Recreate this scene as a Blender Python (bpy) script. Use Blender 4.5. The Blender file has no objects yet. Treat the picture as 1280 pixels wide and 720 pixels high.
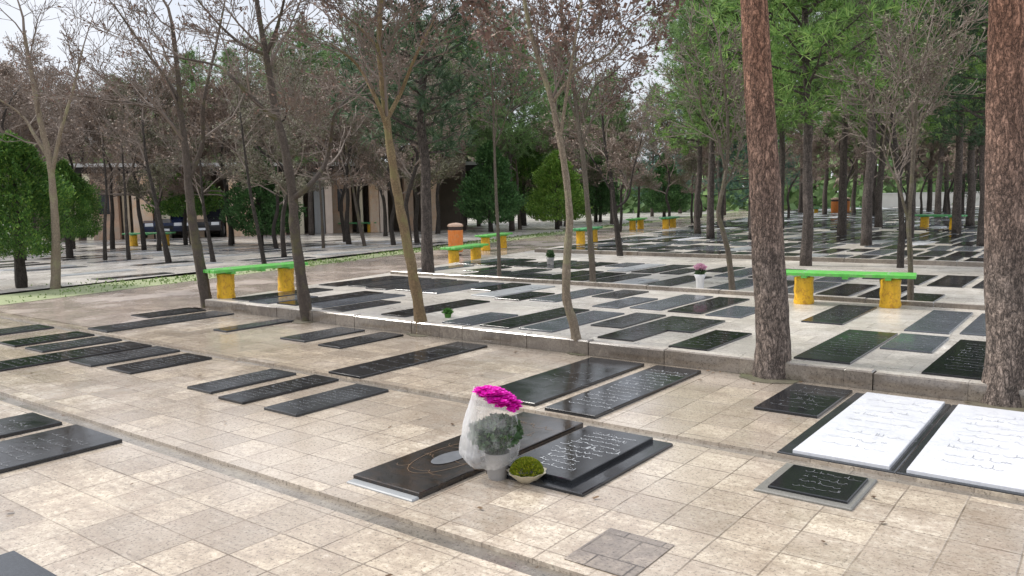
import bpy, math, random
from mathutils import Vector, Matrix, Quaternion
PI = math.pi
scene = bpy.context.scene
COL = scene.collection

# ------------------------------------------------------------------ camera
FOC, PITCH, ROLL, YAW, HCAM = 1013.4, 0.11164, -0.01752, 0.65123, 1.6
CAM = Vector((0, 0, HCAM))
_f = Vector((-math.sin(YAW)*math.cos(PITCH), math.cos(YAW)*math.cos(PITCH), -math.sin(PITCH)))
_r0 = Vector((math.cos(YAW), math.sin(YAW), 0)); _u0 = _r0.cross(_f)
_r = math.cos(ROLL)*_r0 + math.sin(ROLL)*_u0
_u = -math.sin(ROLL)*_r0 + math.cos(ROLL)*_u0
HF = Vector((_f.x, _f.y, 0)).normalized()
cd = bpy.data.cameras.new('camera'); cam = bpy.data.objects.new('camera', cd); COL.objects.link(cam)
cd.sensor_width = 36; cd.lens = FOC/1280*36; cd.clip_start = 0.05; cd.clip_end = 2000
m3 = Matrix((_r, _u, -_f)).transposed()
cam.matrix_world = Matrix.Translation(CAM) @ m3.to_4x4()
scene.camera = cam

def ray(px, py): return _f + (px-640)/FOC*_r - (py-360)/FOC*_u
def at(px, py, z=0.0):                       # survey helper: where a sight line meets the level z
    d = ray(px, py); return CAM + d*((HCAM-z)/-d.z)
def up_at(base, px, py):                     # a point above the ground spot "base", in the upright plane through it
    d = ray(px, py); return CAM + d*((base-CAM).dot(HF)/d.dot(HF))

def far_pos(px, d):
    rr = ray(px, 300); rr.z = 0; rr.normalize(); f = rr.dot(HF); return Vector((rr.x*d/f, rr.y*d/f, 0))
# ------------------------------------------------------------------ mesh builder
class MB:
    def __init__(s): s.v = []; s.f = []; s.mi = []; s.cur = 0; s.smooth = False
    def face(s, idx): s.f.append(idx); s.mi.append(s.cur)
    def poly(s, pts):
        b = len(s.v); s.v.extend([tuple(p) for p in pts]); s.face(tuple(range(b, b+len(pts))))
    def quad(s, p, a, b):
        n = len(s.v)
        s.v.extend([(p.x-a.x-b.x, p.y-a.y-b.y, p.z-a.z-b.z), (p.x+a.x-b.x, p.y+a.y-b.y, p.z+a.z-b.z),
                    (p.x+a.x+b.x, p.y+a.y+b.y, p.z+a.z+b.z), (p.x-a.x+b.x, p.y-a.y+b.y, p.z-a.z+b.z)])
        s.face((n, n+1, n+2, n+3))
    def box(s, x0, x1, y0, y1, z0, z1, b=0.0):
        n = len(s.v)
        if b <= 0:
            s.v.extend([(x0,y0,z0),(x1,y0,z0),(x1,y1,z0),(x0,y1,z0),(x0,y0,z1),(x1,y0,z1),(x1,y1,z1),(x0,y1,z1)])
            for q in ((0,3,2,1),(4,5,6,7),(0,1,5,4),(1,2,6,5),(2,3,7,6),(3,0,4,7)): s.face(tuple(n+i for i in q))
        else:
            s.v.extend([(x0,y0,z0),(x1,y0,z0),(x1,y1,z0),(x0,y1,z0),(x0,y0,z1-b),(x1,y0,z1-b),(x1,y1,z1-b),(x0,y1,z1-b),
                        (x0+b,y0+b,z1),(x1-b,y0+b,z1),(x1-b,y1-b,z1),(x0+b,y1-b,z1)])
            for q in ((0,3,2,1),(8,9,10,11),(0,1,5,4),(1,2,6,5),(2,3,7,6),(3,0,4,7),(4,5,9,8),(5,6,10,9),(6,7,11,10),(7,4,8,11)):
                s.face(tuple(n+i for i in q))
    def ring(s, x0, x1, y0, y1, w, z0, z1):      # rectangular frame
        s.box(x0,x1,y0,y0+w,z0,z1); s.box(x0,x1,y1-w,y1,z0,z1)
        s.box(x0,x0+w,y0+w,y1-w,z0,z1); s.box(x1-w,x1,y0+w,y1-w,z0,z1)
    def tube(s, pts, rad, n=5, cap=True, jit=None):
        k = len(pts)
        if k < 2: return
        t = (pts[1]-pts[0]).normalized()
        a = t.orthogonal().normalized(); base = len(s.v)
        for i in range(k):
            if i < k-1: t2 = pts[i+1]-pts[i]
            else: t2 = pts[i]-pts[i-1]
            if 0 < i < k-1: t2 = pts[i+1]-pts[i-1]
            if t2.length < 1e-9: t2 = t
            t2 = t2.normalized()
            a = a - t2*a.dot(t2)
            a = a.normalized() if a.length > 1e-6 else t2.orthogonal().normalized()
            b = t2.cross(a); p = pts[i]; r = rad[i]
            for j in range(n):
                c = math.cos(2*PI*j/n); q = math.sin(2*PI*j/n)
                rr = r if jit is None else r*jit(i, j)
                s.v.append((p.x+(a.x*c+b.x*q)*rr, p.y+(a.y*c+b.y*q)*rr, p.z+(a.z*c+b.z*q)*rr))
        for i in range(k-1):
            for j in range(n):
                s.face((base+i*n+j, base+i*n+(j+1)%n, base+(i+1)*n+(j+1)%n, base+(i+1)*n+j))
        if cap and n > 3:
            s.face(tuple(base+(k-1)*n+j for j in range(n))); s.face(tuple(base+j for j in range(n-1,-1,-1)))
    def lathe(s, prof, n=24, c=(0,0,0), wob=None):
        base = len(s.v)
        for i, (r, z) in enumerate(prof):
            for j in range(n):
                a = 2*PI*j/n; rr = r*(wob(i, a) if wob else 1)
                s.v.append((c[0]+rr*math.cos(a), c[1]+rr*math.sin(a), c[2]+z))
        for i in range(len(prof)-1):
            for j in range(n): s.face((base+i*n+j, base+i*n+(j+1)%n, base+(i+1)*n+(j+1)%n, base+(i+1)*n+j))
    def mesh(s, name, mats, smooth=False):
        me = bpy.data.meshes.new(name); me.from_pydata(s.v, [], s.f)
        for m in (mats if isinstance(mats, (list, tuple)) else [mats]): me.materials.append(m)
        if any(s.mi): me.polygons.foreach_set('material_index', s.mi)
        if smooth: me.polygons.foreach_set('use_smooth', [True]*len(s.f))
        me.update(); return me
    def build(s, name, mats, parent=None, loc=None, smooth=False):
        return link(name, s.mesh(name, mats, smooth), parent, loc)

def link(name, data, parent=None, loc=None):
    o = bpy.data.objects.new(name, data); COL.objects.link(o)
    if parent is not None: o.parent = parent
    if loc is not None: o.location = loc
    return o
def tag(o, label=None, cat=None, group=None, kind=None):
    if label: o['label'] = label
    if cat: o['category'] = cat
    if group: o['group'] = group
    if kind: o['kind'] = kind
    return o
def empty(name, loc, rz=0.0, sc=1.0):
    o = bpy.data.objects.new(name, None); COL.objects.link(o); o.empty_display_size = .2
    o.location = loc; o.rotation_euler = (0, 0, rz); o.scale = (sc, sc, sc); return o
KIDS = {}
def copy_tree(o, parent=None):
    c = o.copy(); COL.objects.link(c); c.parent = parent
    for ch in list(o.children): copy_tree(ch, c)
    return c
ORD = ['first','second','third','fourth','fifth','sixth','seventh','eighth','ninth','tenth','eleventh','twelfth','thirteenth',
       'fourteenth','fifteenth','sixteenth','seventeenth','eighteenth','nineteenth','twentieth','twenty-first','twenty-second',
       'twenty-third','twenty-fourth','twenty-fifth','twenty-sixth','twenty-seventh','twenty-eighth','twenty-ninth','thirtieth']

# ------------------------------------------------------------------ materials
class NT:
    def __init__(s, name):
        s.m = bpy.data.materials.new(name); s.m.use_nodes = True; s.t = s.m.node_tree
        s.b = s.t.nodes['Principled BSDF']
    def n(s, typ, **kw):
        nd = s.t.nodes.new('ShaderNode'+typ)
        for k, v in kw.items():
            if k in nd.inputs.keys():
                if isinstance(v, bpy.types.NodeSocket): s.t.links.new(v, nd.inputs[k])
                else: nd.inputs[k].default_value = v
            else: setattr(nd, k, v)
        return nd
    def l(s, a, b): s.t.links.new(a, b)
    def set(s, k, v):
        if isinstance(v, bpy.types.NodeSocket): s.l(v, s.b.inputs[k])
        else: s.b.inputs[k].default_value = v
    def coord(s, scale=(1,1,1), kind='Object', rot=(0,0,0)):
        tc = s.n('TexCoord'); mp = s.n('Mapping'); s.l(tc.outputs[kind], mp.inputs['Vector'])
        mp.inputs['Scale'].default_value = scale; mp.inputs['Rotation'].default_value = rot
        return mp.outputs[0]
    def noise(s, vec, scale, detail=4, rough=.55, out='Fac'):
        nd = s.n('TexNoise', Vector=vec, Scale=scale, Detail=detail, Roughness=rough); return nd.outputs[out]
    def ramp(s, fac, stops):
        r = s.n('ValToRGB'); s.l(fac, r.inputs[0]); e = r.color_ramp.elements
        while len(e) < len(stops): e.new(.5)
        for q, (p, c) in zip(e, stops):
            q.position = p; q.color = (c, c, c, 1) if not isinstance(c, tuple) else (*c, 1)
        return r.outputs[0]
    def mix(s, fac, a, b, mode='MIX'):
        nd = s.n('Mix', data_type='RGBA', blend_type=mode)
        for k, v in ((0, fac), (6, a), (7, b)):
            if isinstance(v, bpy.types.NodeSocket): s.l(v, nd.inputs[k])
            else: nd.inputs[k].default_value = v if k == 0 else (*v, 1)
        return nd.outputs[2]
    def math(s, op, a, b=0.0, c=0.0):
        nd = s.n('Math', operation=op)
        for i, v in enumerate((a, b, c)):
            if isinstance(v, bpy.types.NodeSocket): s.l(v, nd.inputs[i])
            else: nd.inputs[i].default_value = v
        return nd.outputs[0]
    def bump(s, h, strength=.3, dist=.01, prev=None):
        nd = s.n('Bump', Height=h, Strength=strength, Distance=dist)
        if prev is not None: s.l(prev, nd.inputs['Normal'])
        return nd.outputs[0]

def simple(name, col, rough=.5, var=.25, scale=12, bump=.1, spec=.5, metal=0, kind='Object'):
    t = NT(name); v = t.coord(kind=kind); f = t.noise(v, scale)
    c = t.mix(f, tuple(x*(1-var) for x in col), tuple(min(1, x*(1+var)) for x in col))
    t.set('Base Color', c); t.set('Roughness', rough); t.set('Specular IOR Level', spec); t.set('Metallic', metal)
    if bump: t.set('Normal', t.bump(t.noise(v, scale*4), bump, .01))
    return t.m

def tiles(name, tw, th, base, dark, grout, seed=0.0, wet=.5, offset=.5, bump=.35, squash=1.0, r_lo=.10, r_hi=.55, wscale=.55, var=.3, joint=1.0, dirt_y=None):
    """wet stone paving: tiles of tw x th, mottled travertine, rain film in patches, damp stains"""
    t = NT(name); v = t.coord()
    vv = t.n('VectorMath', operation='MULTIPLY_ADD'); t.l(t.noise(v, 2.2, 2, .5, 'Color'), vv.inputs[0]); vv.inputs[1].default_value = (.014,.014,0); t.l(v, vv.inputs[2])
    br = t.n('TexBrick', Vector=vv.outputs[0], Scale=1.0)
    br.inputs['Color1'].default_value = (0,0,0,1); br.inputs['Color2'].default_value = (1,1,1,1); br.inputs['Mortar'].default_value = (.5,.5,.5,1)
    br.inputs['Brick Width'].default_value = tw; br.inputs['Row Height'].default_value = th
    br.inputs['Mortar Size'].default_value = .0055; br.inputs['Mortar Smooth'].default_value = .5; br.offset = offset
    tilev = br.outputs['Color']; mort = br.outputs['Fac']
    big = t.noise(v, .7, 4, .6); med = t.noise(v, 5.0, 6, .65)
    streak = t.noise(t.coord((5, 24, 5)), 1.0, 5, .65)
    pits = t.noise(v, 60, 4, .75); gran = t.noise(v, 24, 5, .75)
    lo = tuple(x*(1-var) for x in base); hi = (min(1,base[0]*(1+var*.35)), min(1,base[1]*(1+var*.33)), min(1,base[2]*(1+var*.2)))
    c = t.mix(tilev, lo, hi)
    c = t.mix(t.ramp(t.noise(v, .35, 3, .5), [(.38, .0), (.62, .6)]), c, t.mix(1.0, c, (.93,.86,.76), 'MULTIPLY'))     # warmer and greyer zones
    c = t.mix(t.ramp(med, [(.38, .75), (.60, 0)]), c, dark)
    c = t.mix(t.ramp(gran, [(.42, .6), (.56, 0)]), c, dark)
    c = t.mix(t.ramp(gran, [(.56, 0), (.70, .35)]), c, tuple(min(1,x*1.3) for x in base))
    c = t.mix(t.ramp(streak, [(.52, 0), (.72, .5)]), c, tuple(x*.6 for x in dark))
    c = t.mix(t.ramp(t.noise(v, .55, 3, .55), [(.48, 0), (.64, .40)]), c, tuple(min(1, x*1.22+.02) for x in base))  # broad paler zones put into the colour for whitish wet glare
    c = t.mix(t.ramp(pits, [(.53, 0), (.66, .85)]), c, tuple(x*.35 for x in dark))
    wn = t.noise(v, wscale, 5, .62); wetf = t.ramp(wn, [(.36, 0.0), (.52, 1.0)])       # where the rain film stands
    stain = t.ramp(t.noise(v, wscale*2.3, 5, .7), [(.50, 0), (.64, 1)])
    c = t.mix(t.math('MULTIPLY', t.math('MAXIMUM', wetf, stain), wet), c, t.mix(1.0, c, (.72,.69,.655), 'MULTIPLY'))
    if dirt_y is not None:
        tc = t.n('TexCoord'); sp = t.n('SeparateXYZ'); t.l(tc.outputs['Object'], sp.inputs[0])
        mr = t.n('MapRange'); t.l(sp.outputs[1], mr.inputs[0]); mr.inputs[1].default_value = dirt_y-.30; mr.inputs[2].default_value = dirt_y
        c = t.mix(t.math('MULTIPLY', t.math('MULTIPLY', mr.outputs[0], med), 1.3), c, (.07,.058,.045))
    crackline = t.math('MULTIPLY', t.ramp(t.noise(v, 7, 2, .5), [(.36, 1), (.66, .35)]), t.ramp(t.noise(v, .9, 3, .5), [(.40, .45), (.60, 1)]))
    c = t.mix(t.math('MULTIPLY', mort, t.math('MULTIPLY', crackline, joint)), c, grout)
    t.set('Base Color', c)
    rg = t.mix(wetf, (r_hi,)*3, (r_lo,)*3)
    rg = t.mix(t.math('MULTIPLY', tilev, .4), rg, (r_lo*1.3,)*3)
    t.set('Roughness', rg); t.set('Specular IOR Level', t.math('MULTIPLY_ADD', wetf, .6 if wet > .3 else 0, .5))
    h = t.math('MULTIPLY_ADD', mort, -1.0, t.math('MULTIPLY', pits, .35))
    h = t.math('MULTIPLY_ADD', tilev, .3, h)
    h = t.math('MULTIPLY_ADD', t.noise(v, 1.8, 2), 1.0, h)
    t.set('Normal', t.bump(h, bump, .006))
    return t.m

M = {}
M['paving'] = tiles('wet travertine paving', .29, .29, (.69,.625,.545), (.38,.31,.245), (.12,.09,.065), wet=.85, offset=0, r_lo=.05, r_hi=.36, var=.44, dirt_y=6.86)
M['path'] = tiles('pink tiled path', .30, .30, (.52,.46,.41), (.36,.29,.25), (.13,.10,.08), wet=.4, r_lo=.14, r_hi=.5)
M['terrace'] = tiles('pale terrace paving', .55, .40, (.70,.675,.635), (.42,.38,.33), (.12,.1,.08), wet=.35, r_lo=.26, r_hi=.55)
M['court'] = tiles('grey court paving', .8, .6, (.62,.60,.57), (.42,.39,.36), (.12,.11,.1), wet=.35, r_lo=.22, r_hi=.5)
M['gutter'] = tiles('gutter concrete', 1.2, 3, (.30,.275,.24), (.16,.14,.12), (.05,.05,.045), wet=.5, r_lo=.16, r_hi=.5, wscale=2.5)
M['kerb'] = tiles('kerb stone', .9, 3, (.70,.67,.62), (.40,.35,.30), (.10,.08,.07), wet=.2, offset=0, r_lo=.3, r_hi=.6)
M['kerb_side'] = tiles('wet kerb face with dirt and shade', .9, 3, (.30,.26,.215), (.13,.105,.085), (.05,.04,.03), wet=.5, offset=0)  # wet dirt; on the back terrace kerb also the step's shade
M['patch'] = tiles('grey repair slab', .19, .23, (.36,.315,.28), (.20,.17,.15), (.06,.05,.045), wet=.9, offset=.5)

def ground_mat():
    t = NT('damp soil and leaf litter'); v = t.coord()
    a = t.noise(v, .35, 6); b = t.noise(v, 9, 5, .7)
    c = t.mix(t.ramp(a, [(.4,0),(.6,1)]), (.16,.13,.10), (.10,.11,.05))
    c = t.mix(t.ramp(b, [(.4,0),(.7,.7)]), c, (.05,.04,.03))
    t.set('Base Color', c); t.set('Roughness', .85); t.set('Normal', t.bump(b, .6, .03)); return t.m
M['soil'] = ground_mat()
M['turf'] = simple('grass turf', (.24,.27,.14), .8, .45, 6, .6)

def granite(name, col, rough=.09, speck=.5, vein=None, wet=True):
    t = NT(name); v = t.coord(); oi = t.n('ObjectInfo')
    vo = t.n('VectorMath', operation='ADD'); t.l(v, vo.inputs[0]); sc = t.n('VectorMath', operation='SCALE')
    cmb = t.n('CombineXYZ'); t.l(oi.outputs['Random'], cmb.inputs[0]); t.l(oi.outputs['Random'], cmb.inputs[1])
    t.l(cmb.outputs[0], sc.inputs[0]); sc.inputs['Scale'].default_value = 37.0; t.l(sc.outputs[0], vo.inputs[1]); v = vo.outputs[0]
    n1 = t.noise(v, 160, 2, .6); n2 = t.noise(v, 3.0, 5, .6)
    c = t.mix(t.ramp(n1, [(.45, 0), (.75, speck)]), col, tuple(min(1, x*2.6+.03) for x in col))
    if vein:
        w = t.noise(v, 4.5, 6, .7); c = t.mix(t.ramp(w, [(.47,0),(.5,.75),(.53,0)]), c, vein)
    dusty = t.ramp(n2, [(.55, 0), (.8, .25)])
    c = t.mix(dusty, c, tuple(min(1,x*1.5+.05) for x in col))
    t.set('Base Color', c)
    t.set('Roughness', t.math('MULTIPLY_ADD', t.ramp(n2, [(.35, 0), (.7, 1)]), .16, rough))
    t.set('Specular IOR Level', .55)
    drops = t.noise(v, 55, 2, .5)
    t.set('Normal', t.bump(t.math('ADD', t.math('MULTIPLY', drops, .35), t.noise(v, 6, 2)), .12, .006))
    return t.m
M['black'] = granite('black polished granite', (.008,.009,.011), .05)
M['charcoal'] = granite('charcoal granite', (.020,.022,.025), .10, .6)
M['bluegrey'] = granite('blue grey granite', (.075,.083,.096), .10, .5)
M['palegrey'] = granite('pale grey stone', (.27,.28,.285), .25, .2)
M['white'] = granite('white marble', (.62,.63,.66), .18, .05, vein=(.52,.53,.57))
M['ornate'] = granite('black granite with brown veining', (.014,.011,.010), .07, .4, vein=(.045,.028,.018))
M['greyframe'] = granite('weathered grey frame stone', (.15,.145,.13), .3, .4)
M['ink_white'] = simple('engraving filled white', (.50,.52,.54), .5, .2, 30, 0)
M['ink_dim'] = simple('engraving worn grey', (.15,.155,.16), .5, .3, 30, 0)
M['ink_dark'] = simple('engraving dark grey', (.22,.23,.26), .5, .3, 30, 0)
M['gold'] = simple('engraved brown border', (.16,.10,.055), .4, .3, 30, 0)
M['photo'] = simple('grey etched portrait', (.12,.125,.135), .3, .5, 16, 0)

def bark(name, c1, c2, c3, sx=14, plates=True, moss=None, rough=.85):
    t = NT(name); v1 = t.coord(); oi = t.n('ObjectInfo')
    vw = t.n('VectorMath', operation='MULTIPLY_ADD'); t.l(t.noise(v1, sx*.5, 3, .6, 'Color'), vw.inputs[0]); vw.inputs[1].default_value = (.05,.05,.07); t.l(v1, vw.inputs[2])
    def st(k, zf, sc, det=5, rg=.65):
        m = t.n('Mapping'); t.l(vw.outputs[0], m.inputs['Vector']); m.inputs['Scale'].default_value = (k, k, k*zf); return t.noise(m.outputs[0], sc, det, rg)
    fis = st(sx, .28, 1.6); fis2 = st(sx*2.4, .45, 1.5); hor = st(sx*.8, 3.2, 1.2, 4)
    big = t.noise(v1, 2.2, 4); fine = t.noise(v1, 75, 4, .7)
    c = t.mix(t.ramp(big, [(.38, 0), (.62, 1)]), c1, c2)
    c = t.mix(t.ramp(hor, [(.42, .5), (.58, 0)]), c, tuple(x*.6 for x in c1))
    c = t.mix(t.ramp(fine, [(.35, .5), (.62, 0)]), c, tuple(x*.5 for x in c1))
    k = 1.0 if plates else .6
    r1 = t.math('ABSOLUTE', t.math('SUBTRACT', fis, .5)); r2 = t.math('ABSOLUTE', t.math('SUBTRACT', fis2, .5))
    c = t.mix(t.ramp(r1, [(.0, .95*k), (.045, 0)]), c, c3); c = t.mix(t.ramp(r2, [(.0, .8*k), (.04, 0)]), c, c3)
    if moss: c = t.mix(t.ramp(t.noise(v1, 5, 5), [(.52, 0), (.66, .8)]), c, moss)
    t.set('Base Color', c); t.set('Roughness', rough); t.set('Specular IOR Level', .25)
    h = t.math('ADD', t.ramp(r1, [(.0, 0), (.08, 1)]), t.math('MULTIPLY', t.ramp(r2, [(.0, 0), (.07, 1)]), .5))
    h = t.math('ADD', h, t.math('MULTIPLY', fine, .4))
    t.set('Normal', t.bump(h, .9, .02 if plates else .006)); return t.m
def pine_bark():
    t = NT('pine bark'); v1 = t.coord()
    m = bark('pine bark plates', (.46,.365,.305), (.35,.285,.245), (.06,.05,.045), 12)
    # warm the upper bole
    nt = m.node_tree; b = nt.nodes['Principled BSDF']; src = b.inputs['Base Color'].links[0].from_socket
    tc = nt.nodes.new('ShaderNodeTexCoord'); sp = nt.nodes.new('ShaderNodeSeparateXYZ'); nt.links.new(tc.outputs['Object'], sp.inputs[0])
    mr = nt.nodes.new('ShaderNodeMapRange'); mr.inputs[1].default_value = .9; mr.inputs[2].default_value = 2.7; mr.inputs[3].default_value = 0; mr.inputs[4].default_value = .85
    nt.links.new(sp.outputs[2], mr.inputs[0])
    mx = nt.nodes.new('ShaderNodeMix'); mx.data_type = 'RGBA'; mx.blend_type = 'MULTIPLY'
    nt.links.new(mr.outputs[0], mx.inputs[0]); nt.links.new(src, mx.inputs[6]); mx.inputs[7].default_value = (1.40,.90,.70,1)
    nt.links.new(mx.outputs[2], b.inputs['Base Color']); bpy.data.materials.remove(t.m); return m
M['pine_bark'] = pine_bark()
M['dark_bark'] = bark('dark wet bark', (.115,.097,.085), (.17,.145,.125), (.035,.03,.026), 16)
M['grey_bark'] = bark('grey brown bark', (.22,.18,.14), (.30,.26,.205), (.08,.065,.05), 30, False, moss=(.16,.15,.08))
M['tan_bark'] = bark('tan lichened bark', (.36,.25,.14), (.44,.34,.19), (.10,.07,.045), 30, False, moss=(.28,.25,.11))
M['light_bark'] = bark('light tan bark', (.42,.34,.25), (.50,.42,.32), (.12,.09,.07), 30, False, moss=(.36,.34,.20))
M['brown_bark'] = bark('brown wet bark', (.145,.115,.095), (.21,.175,.145), (.05,.04,.035), 30, False, moss=(.15,.14,.07))
M['pine_pole'] = bark('grey brown pine pole bark', (.20,.165,.145), (.27,.225,.195), (.06,.05,.045), 12)
M['twig'] = simple('bare twigs', (.17,.135,.112), .8, .35, 3, 0)
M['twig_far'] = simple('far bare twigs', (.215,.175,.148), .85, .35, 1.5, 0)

def leaf(name, c1, c2, c3=None, trans=.25, rough=.6):
    t = NT(name); g = t.n('NewGeometry'); r = g.outputs['Random Per Island']
    st = [(0, c1), (.6, c2)] + ([(1, c3)] if c3 else [])
    c = t.ramp(r, st); v = t.coord(); cl = t.noise(v, 1.1, 3)
    c = t.mix(t.ramp(cl, [(.38, .45), (.58, 0)]), c, tuple(x*.45 for x in c1))
    t.set('Base Color', c); t.set('Roughness', rough); t.set('Specular IOR Level', .3)
    if trans:
        tr = t.n('BsdfTranslucent'); t.l(c, tr.inputs['Color']); mx = t.n('MixShader'); mx.inputs[0].default_value = trans
        t.l(t.b.outputs[0], mx.inputs[1]); t.l(tr.outputs[0], mx.inputs[2])
        out = t.t.nodes['Material Output']; t.l(mx.outputs[0], out.inputs[0])
    return t.m
M['dry'] = leaf('dry brown seed bunches', (.13,.075,.06), (.22,.14,.115), (.32,.22,.17), .15)
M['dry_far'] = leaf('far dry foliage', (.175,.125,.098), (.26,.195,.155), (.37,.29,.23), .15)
M['dry_olive'] = leaf('olive brown foliage', (.10,.10,.06), (.16,.155,.095), (.25,.235,.15), .15)
M['needle_bright'] = leaf('bright pine needles', (.13,.25,.07), (.22,.38,.10), (.36,.50,.15), .35)
M['needle_mid'] = leaf('mid pine needles', (.12,.21,.08), (.19,.31,.11), (.28,.41,.15), .2)
M['needle_dark'] = leaf('dark pine needles', (.055,.10,.055), (.085,.145,.075), (.13,.20,.10), .15)
M['needle_blue'] = leaf('blue green conifer', (.09,.18,.14), (.13,.24,.18), (.17,.29,.21), .15)
M['hedge_bright'] = leaf('bright cypress leaf', (.05,.125,.028), (.10,.22,.04), (.22,.34,.06), .25)
M['hedge_dark'] = leaf('dark cypress leaf', (.05,.12,.04), (.085,.19,.06), (.14,.27,.085), .15)
M['hedge_yellow'] = leaf('yellow green cypress leaf', (.11,.22,.035), (.19,.34,.055), (.33,.45,.09), .25)
M['grass'] = leaf('grass blades', (.12,.20,.05), (.18,.28,.07), (.26,.34,.12), .3)
M['litter'] = leaf('fallen dry leaves', (.07,.04,.02), (.13,.075,.04), (.20,.13,.07), 0)

def paint(name, col, wear, rough=.4, scale=14):
    t = NT(name); v = t.coord(); n = t.noise(v, scale, 6, .7); s2 = t.noise(t.coord((30,30,6)), 1, 3)
    c = t.mix(t.ramp(n, [(.50,0),(.60,.85)]), col, wear); c = t.mix(t.ramp(s2, [(.3,.35),(.6,0)]), c, tuple(x*.5 for x in col))
    t.set('Base Color', c); t.set('Roughness', rough); t.set('Normal', t.bump(n, .25, .01)); return t.m
M['green_paint'] = paint('green bench paint', (.12,.52,.08), (.24,.44,.17), .3)
M['dark_green_paint'] = paint('dull green bench paint', (.08,.34,.12), (.14,.40,.18), .4)
M['yellow_paint'] = paint('yellow stump paint', (.80,.46,.02), (.52,.24,.02), .45, 22)
M['orange_paint'] = paint('orange bin paint', (.85,.26,.05), (.75,.32,.12), .4)
M['bin_dark'] = simple('dark bin band', (.05,.03,.025), .5)
M['bin_cap'] = simple('pale bin cap', (.62,.42,.30), .5)
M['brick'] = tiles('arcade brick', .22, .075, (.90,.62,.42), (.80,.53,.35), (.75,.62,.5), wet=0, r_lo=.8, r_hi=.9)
M['brick_dark'] = tiles('dark brown brick', .22, .075, (.58,.39,.28), (.46,.31,.22), (.42,.35,.28), wet=0, r_lo=.8, r_hi=.9)  # darker brown brick, its own colour
M['cream'] = simple('cream render', (.88,.80,.62), .8, .15, 3)
M['cream_pink'] = simple('pinkish render', (.84,.70,.60), .8, .15, 3)
M['fascia'] = simple('white fascia', (.55,.55,.54), .6, .15, 4)
M['roofing'] = simple('dark roofing with painted eaves shade', (.055,.05,.05), .8, .3, 4)  # dark colour carries the shade under the roof edge
M['shade'] = simple('interior plaster with painted shade', (.20,.16,.13), .9, .3, 2)  # shade of the arcade openings painted into the wall colour
M['dark_glass'] = simple('dark window glass', (.02,.022,.028), .08, .2, 2, 0)
M['car_blue'] = simple('dark blue car paint', (.02,.03,.07), .15, .1, 2, 0)
M['car_dark'] = simple('black car paint', (.03,.03,.033), .15, .1, 2, 0)
M['tyre'] = simple('tyre rubber', (.02,.02,.02), .8)
M['rim'] = simple('wheel rim metal', (.45,.46,.48), .3, .1, 5, 0)
M['lamp'] = simple('headlamp lens', (.75,.77,.8), .1, .1, 5, 0)
M['pale_wall'] = simple('pale boundary wall', (.55,.54,.50), .8, .2, 1)
M['pot_white'] = simple('white wrap paper', (.72,.72,.72), .5, .15, 20, .4)
M['pot_grey'] = simple('grey plastic bucket', (.30,.29,.28), .4, .4, 9, .2)
M['bowl'] = simple('cream bowl', (.62,.55,.40), .45, .2, 30, .3)
M['moss'] = leaf('yellow green sprouts', (.16,.22,.015), (.36,.42,.03), (.55,.52,.06), .2)
M['bouquet_leaf'] = leaf('bouquet leaves', (.05,.10,.04), (.09,.16,.07), (.16,.24,.11), .25)
M['magenta'] = leaf('magenta petals', (.72,.005,.42), (.85,.01,.55), (.92,.06,.72), .3)
M['pink'] = leaf('pale pink petals', (.70,.35,.50), (.80,.50,.62), (.85,.65,.72), .25)
M['pot_green'] = leaf('small pot plant leaves', (.06,.16,.03), (.10,.26,.05), (.16,.36,.08), .2)
M['terracotta'] = simple('dark planter', (.10,.09,.08), .6, .3, 20, .2)
def cello():
    t = NT('white cellophane'); v = t.coord()
    n = t.noise(v, 9, 4, .6); t.set('Base Color', (.97,.97,.98,1)); t.set('Roughness', .12); t.set('Specular IOR Level', .9)
    t.set('Normal', t.bump(t.noise(t.coord((34,34,7)), 1, 4), 1.0, .03))
    tr = t.n('BsdfTransparent'); tl = t.n('BsdfTranslucent'); tl.inputs['Color'].default_value = (.95,.95,.95,1)
    m0 = t.n('MixShader'); m0.inputs[0].default_value = .4; t.l(t.b.outputs[0], m0.inputs[1]); t.l(tl.outputs[0], m0.inputs[2])
    tc = t.n('TexCoord'); sp = t.n('SeparateXYZ'); t.l(tc.outputs['Object'], sp.inputs[0])
    side = t.n('MapRange'); t.l(t.math('ADD', t.math('MULTIPLY', sp.outputs[0], .8), t.math('MULTIPLY', sp.outputs[1], .6)), side.inputs[0])
    side.inputs[1].default_value = -.155; side.inputs[2].default_value = -.085; side.inputs[3].default_value = .5; side.inputs[4].default_value = .10
    op = t.math('ADD', side.outputs[0], t.math('MULTIPLY', t.ramp(n, [(.50,0),(.58,1)]), .16)); lowb = t.n('MapRange'); t.l(sp.outputs[2], lowb.inputs[0]); lowb.inputs[1].default_value = .12; lowb.inputs[2].default_value = .23; lowb.inputs[3].default_value = .36; lowb.inputs[4].default_value = 0
    hib = t.n('MapRange'); t.l(t.math('MULTIPLY_ADD', t.math('ADD', t.math('MULTIPLY', sp.outputs[0], .8), t.math('MULTIPLY', sp.outputs[1], .6)), -.8, sp.outputs[2]), hib.inputs[0]); hib.inputs[1].default_value = .33; hib.inputs[2].default_value = .41; hib.inputs[3].default_value = 0; hib.inputs[4].default_value = .24
    op = t.math('MAXIMUM', op, t.math('MAXIMUM', lowb.outputs[0], hib.outputs[0])); op = t.math('MINIMUM', op, .97)
    mx = t.n('MixShader'); t.l(op, mx.inputs[0]); t.l(tr.outputs[0], mx.inputs[1]); t.l(m0.outputs[0], mx.inputs[2])
    t.l(mx.outputs[0], t.t.nodes['Material Output'].inputs[0]); return t.m
M['cello'] = cello()

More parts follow.
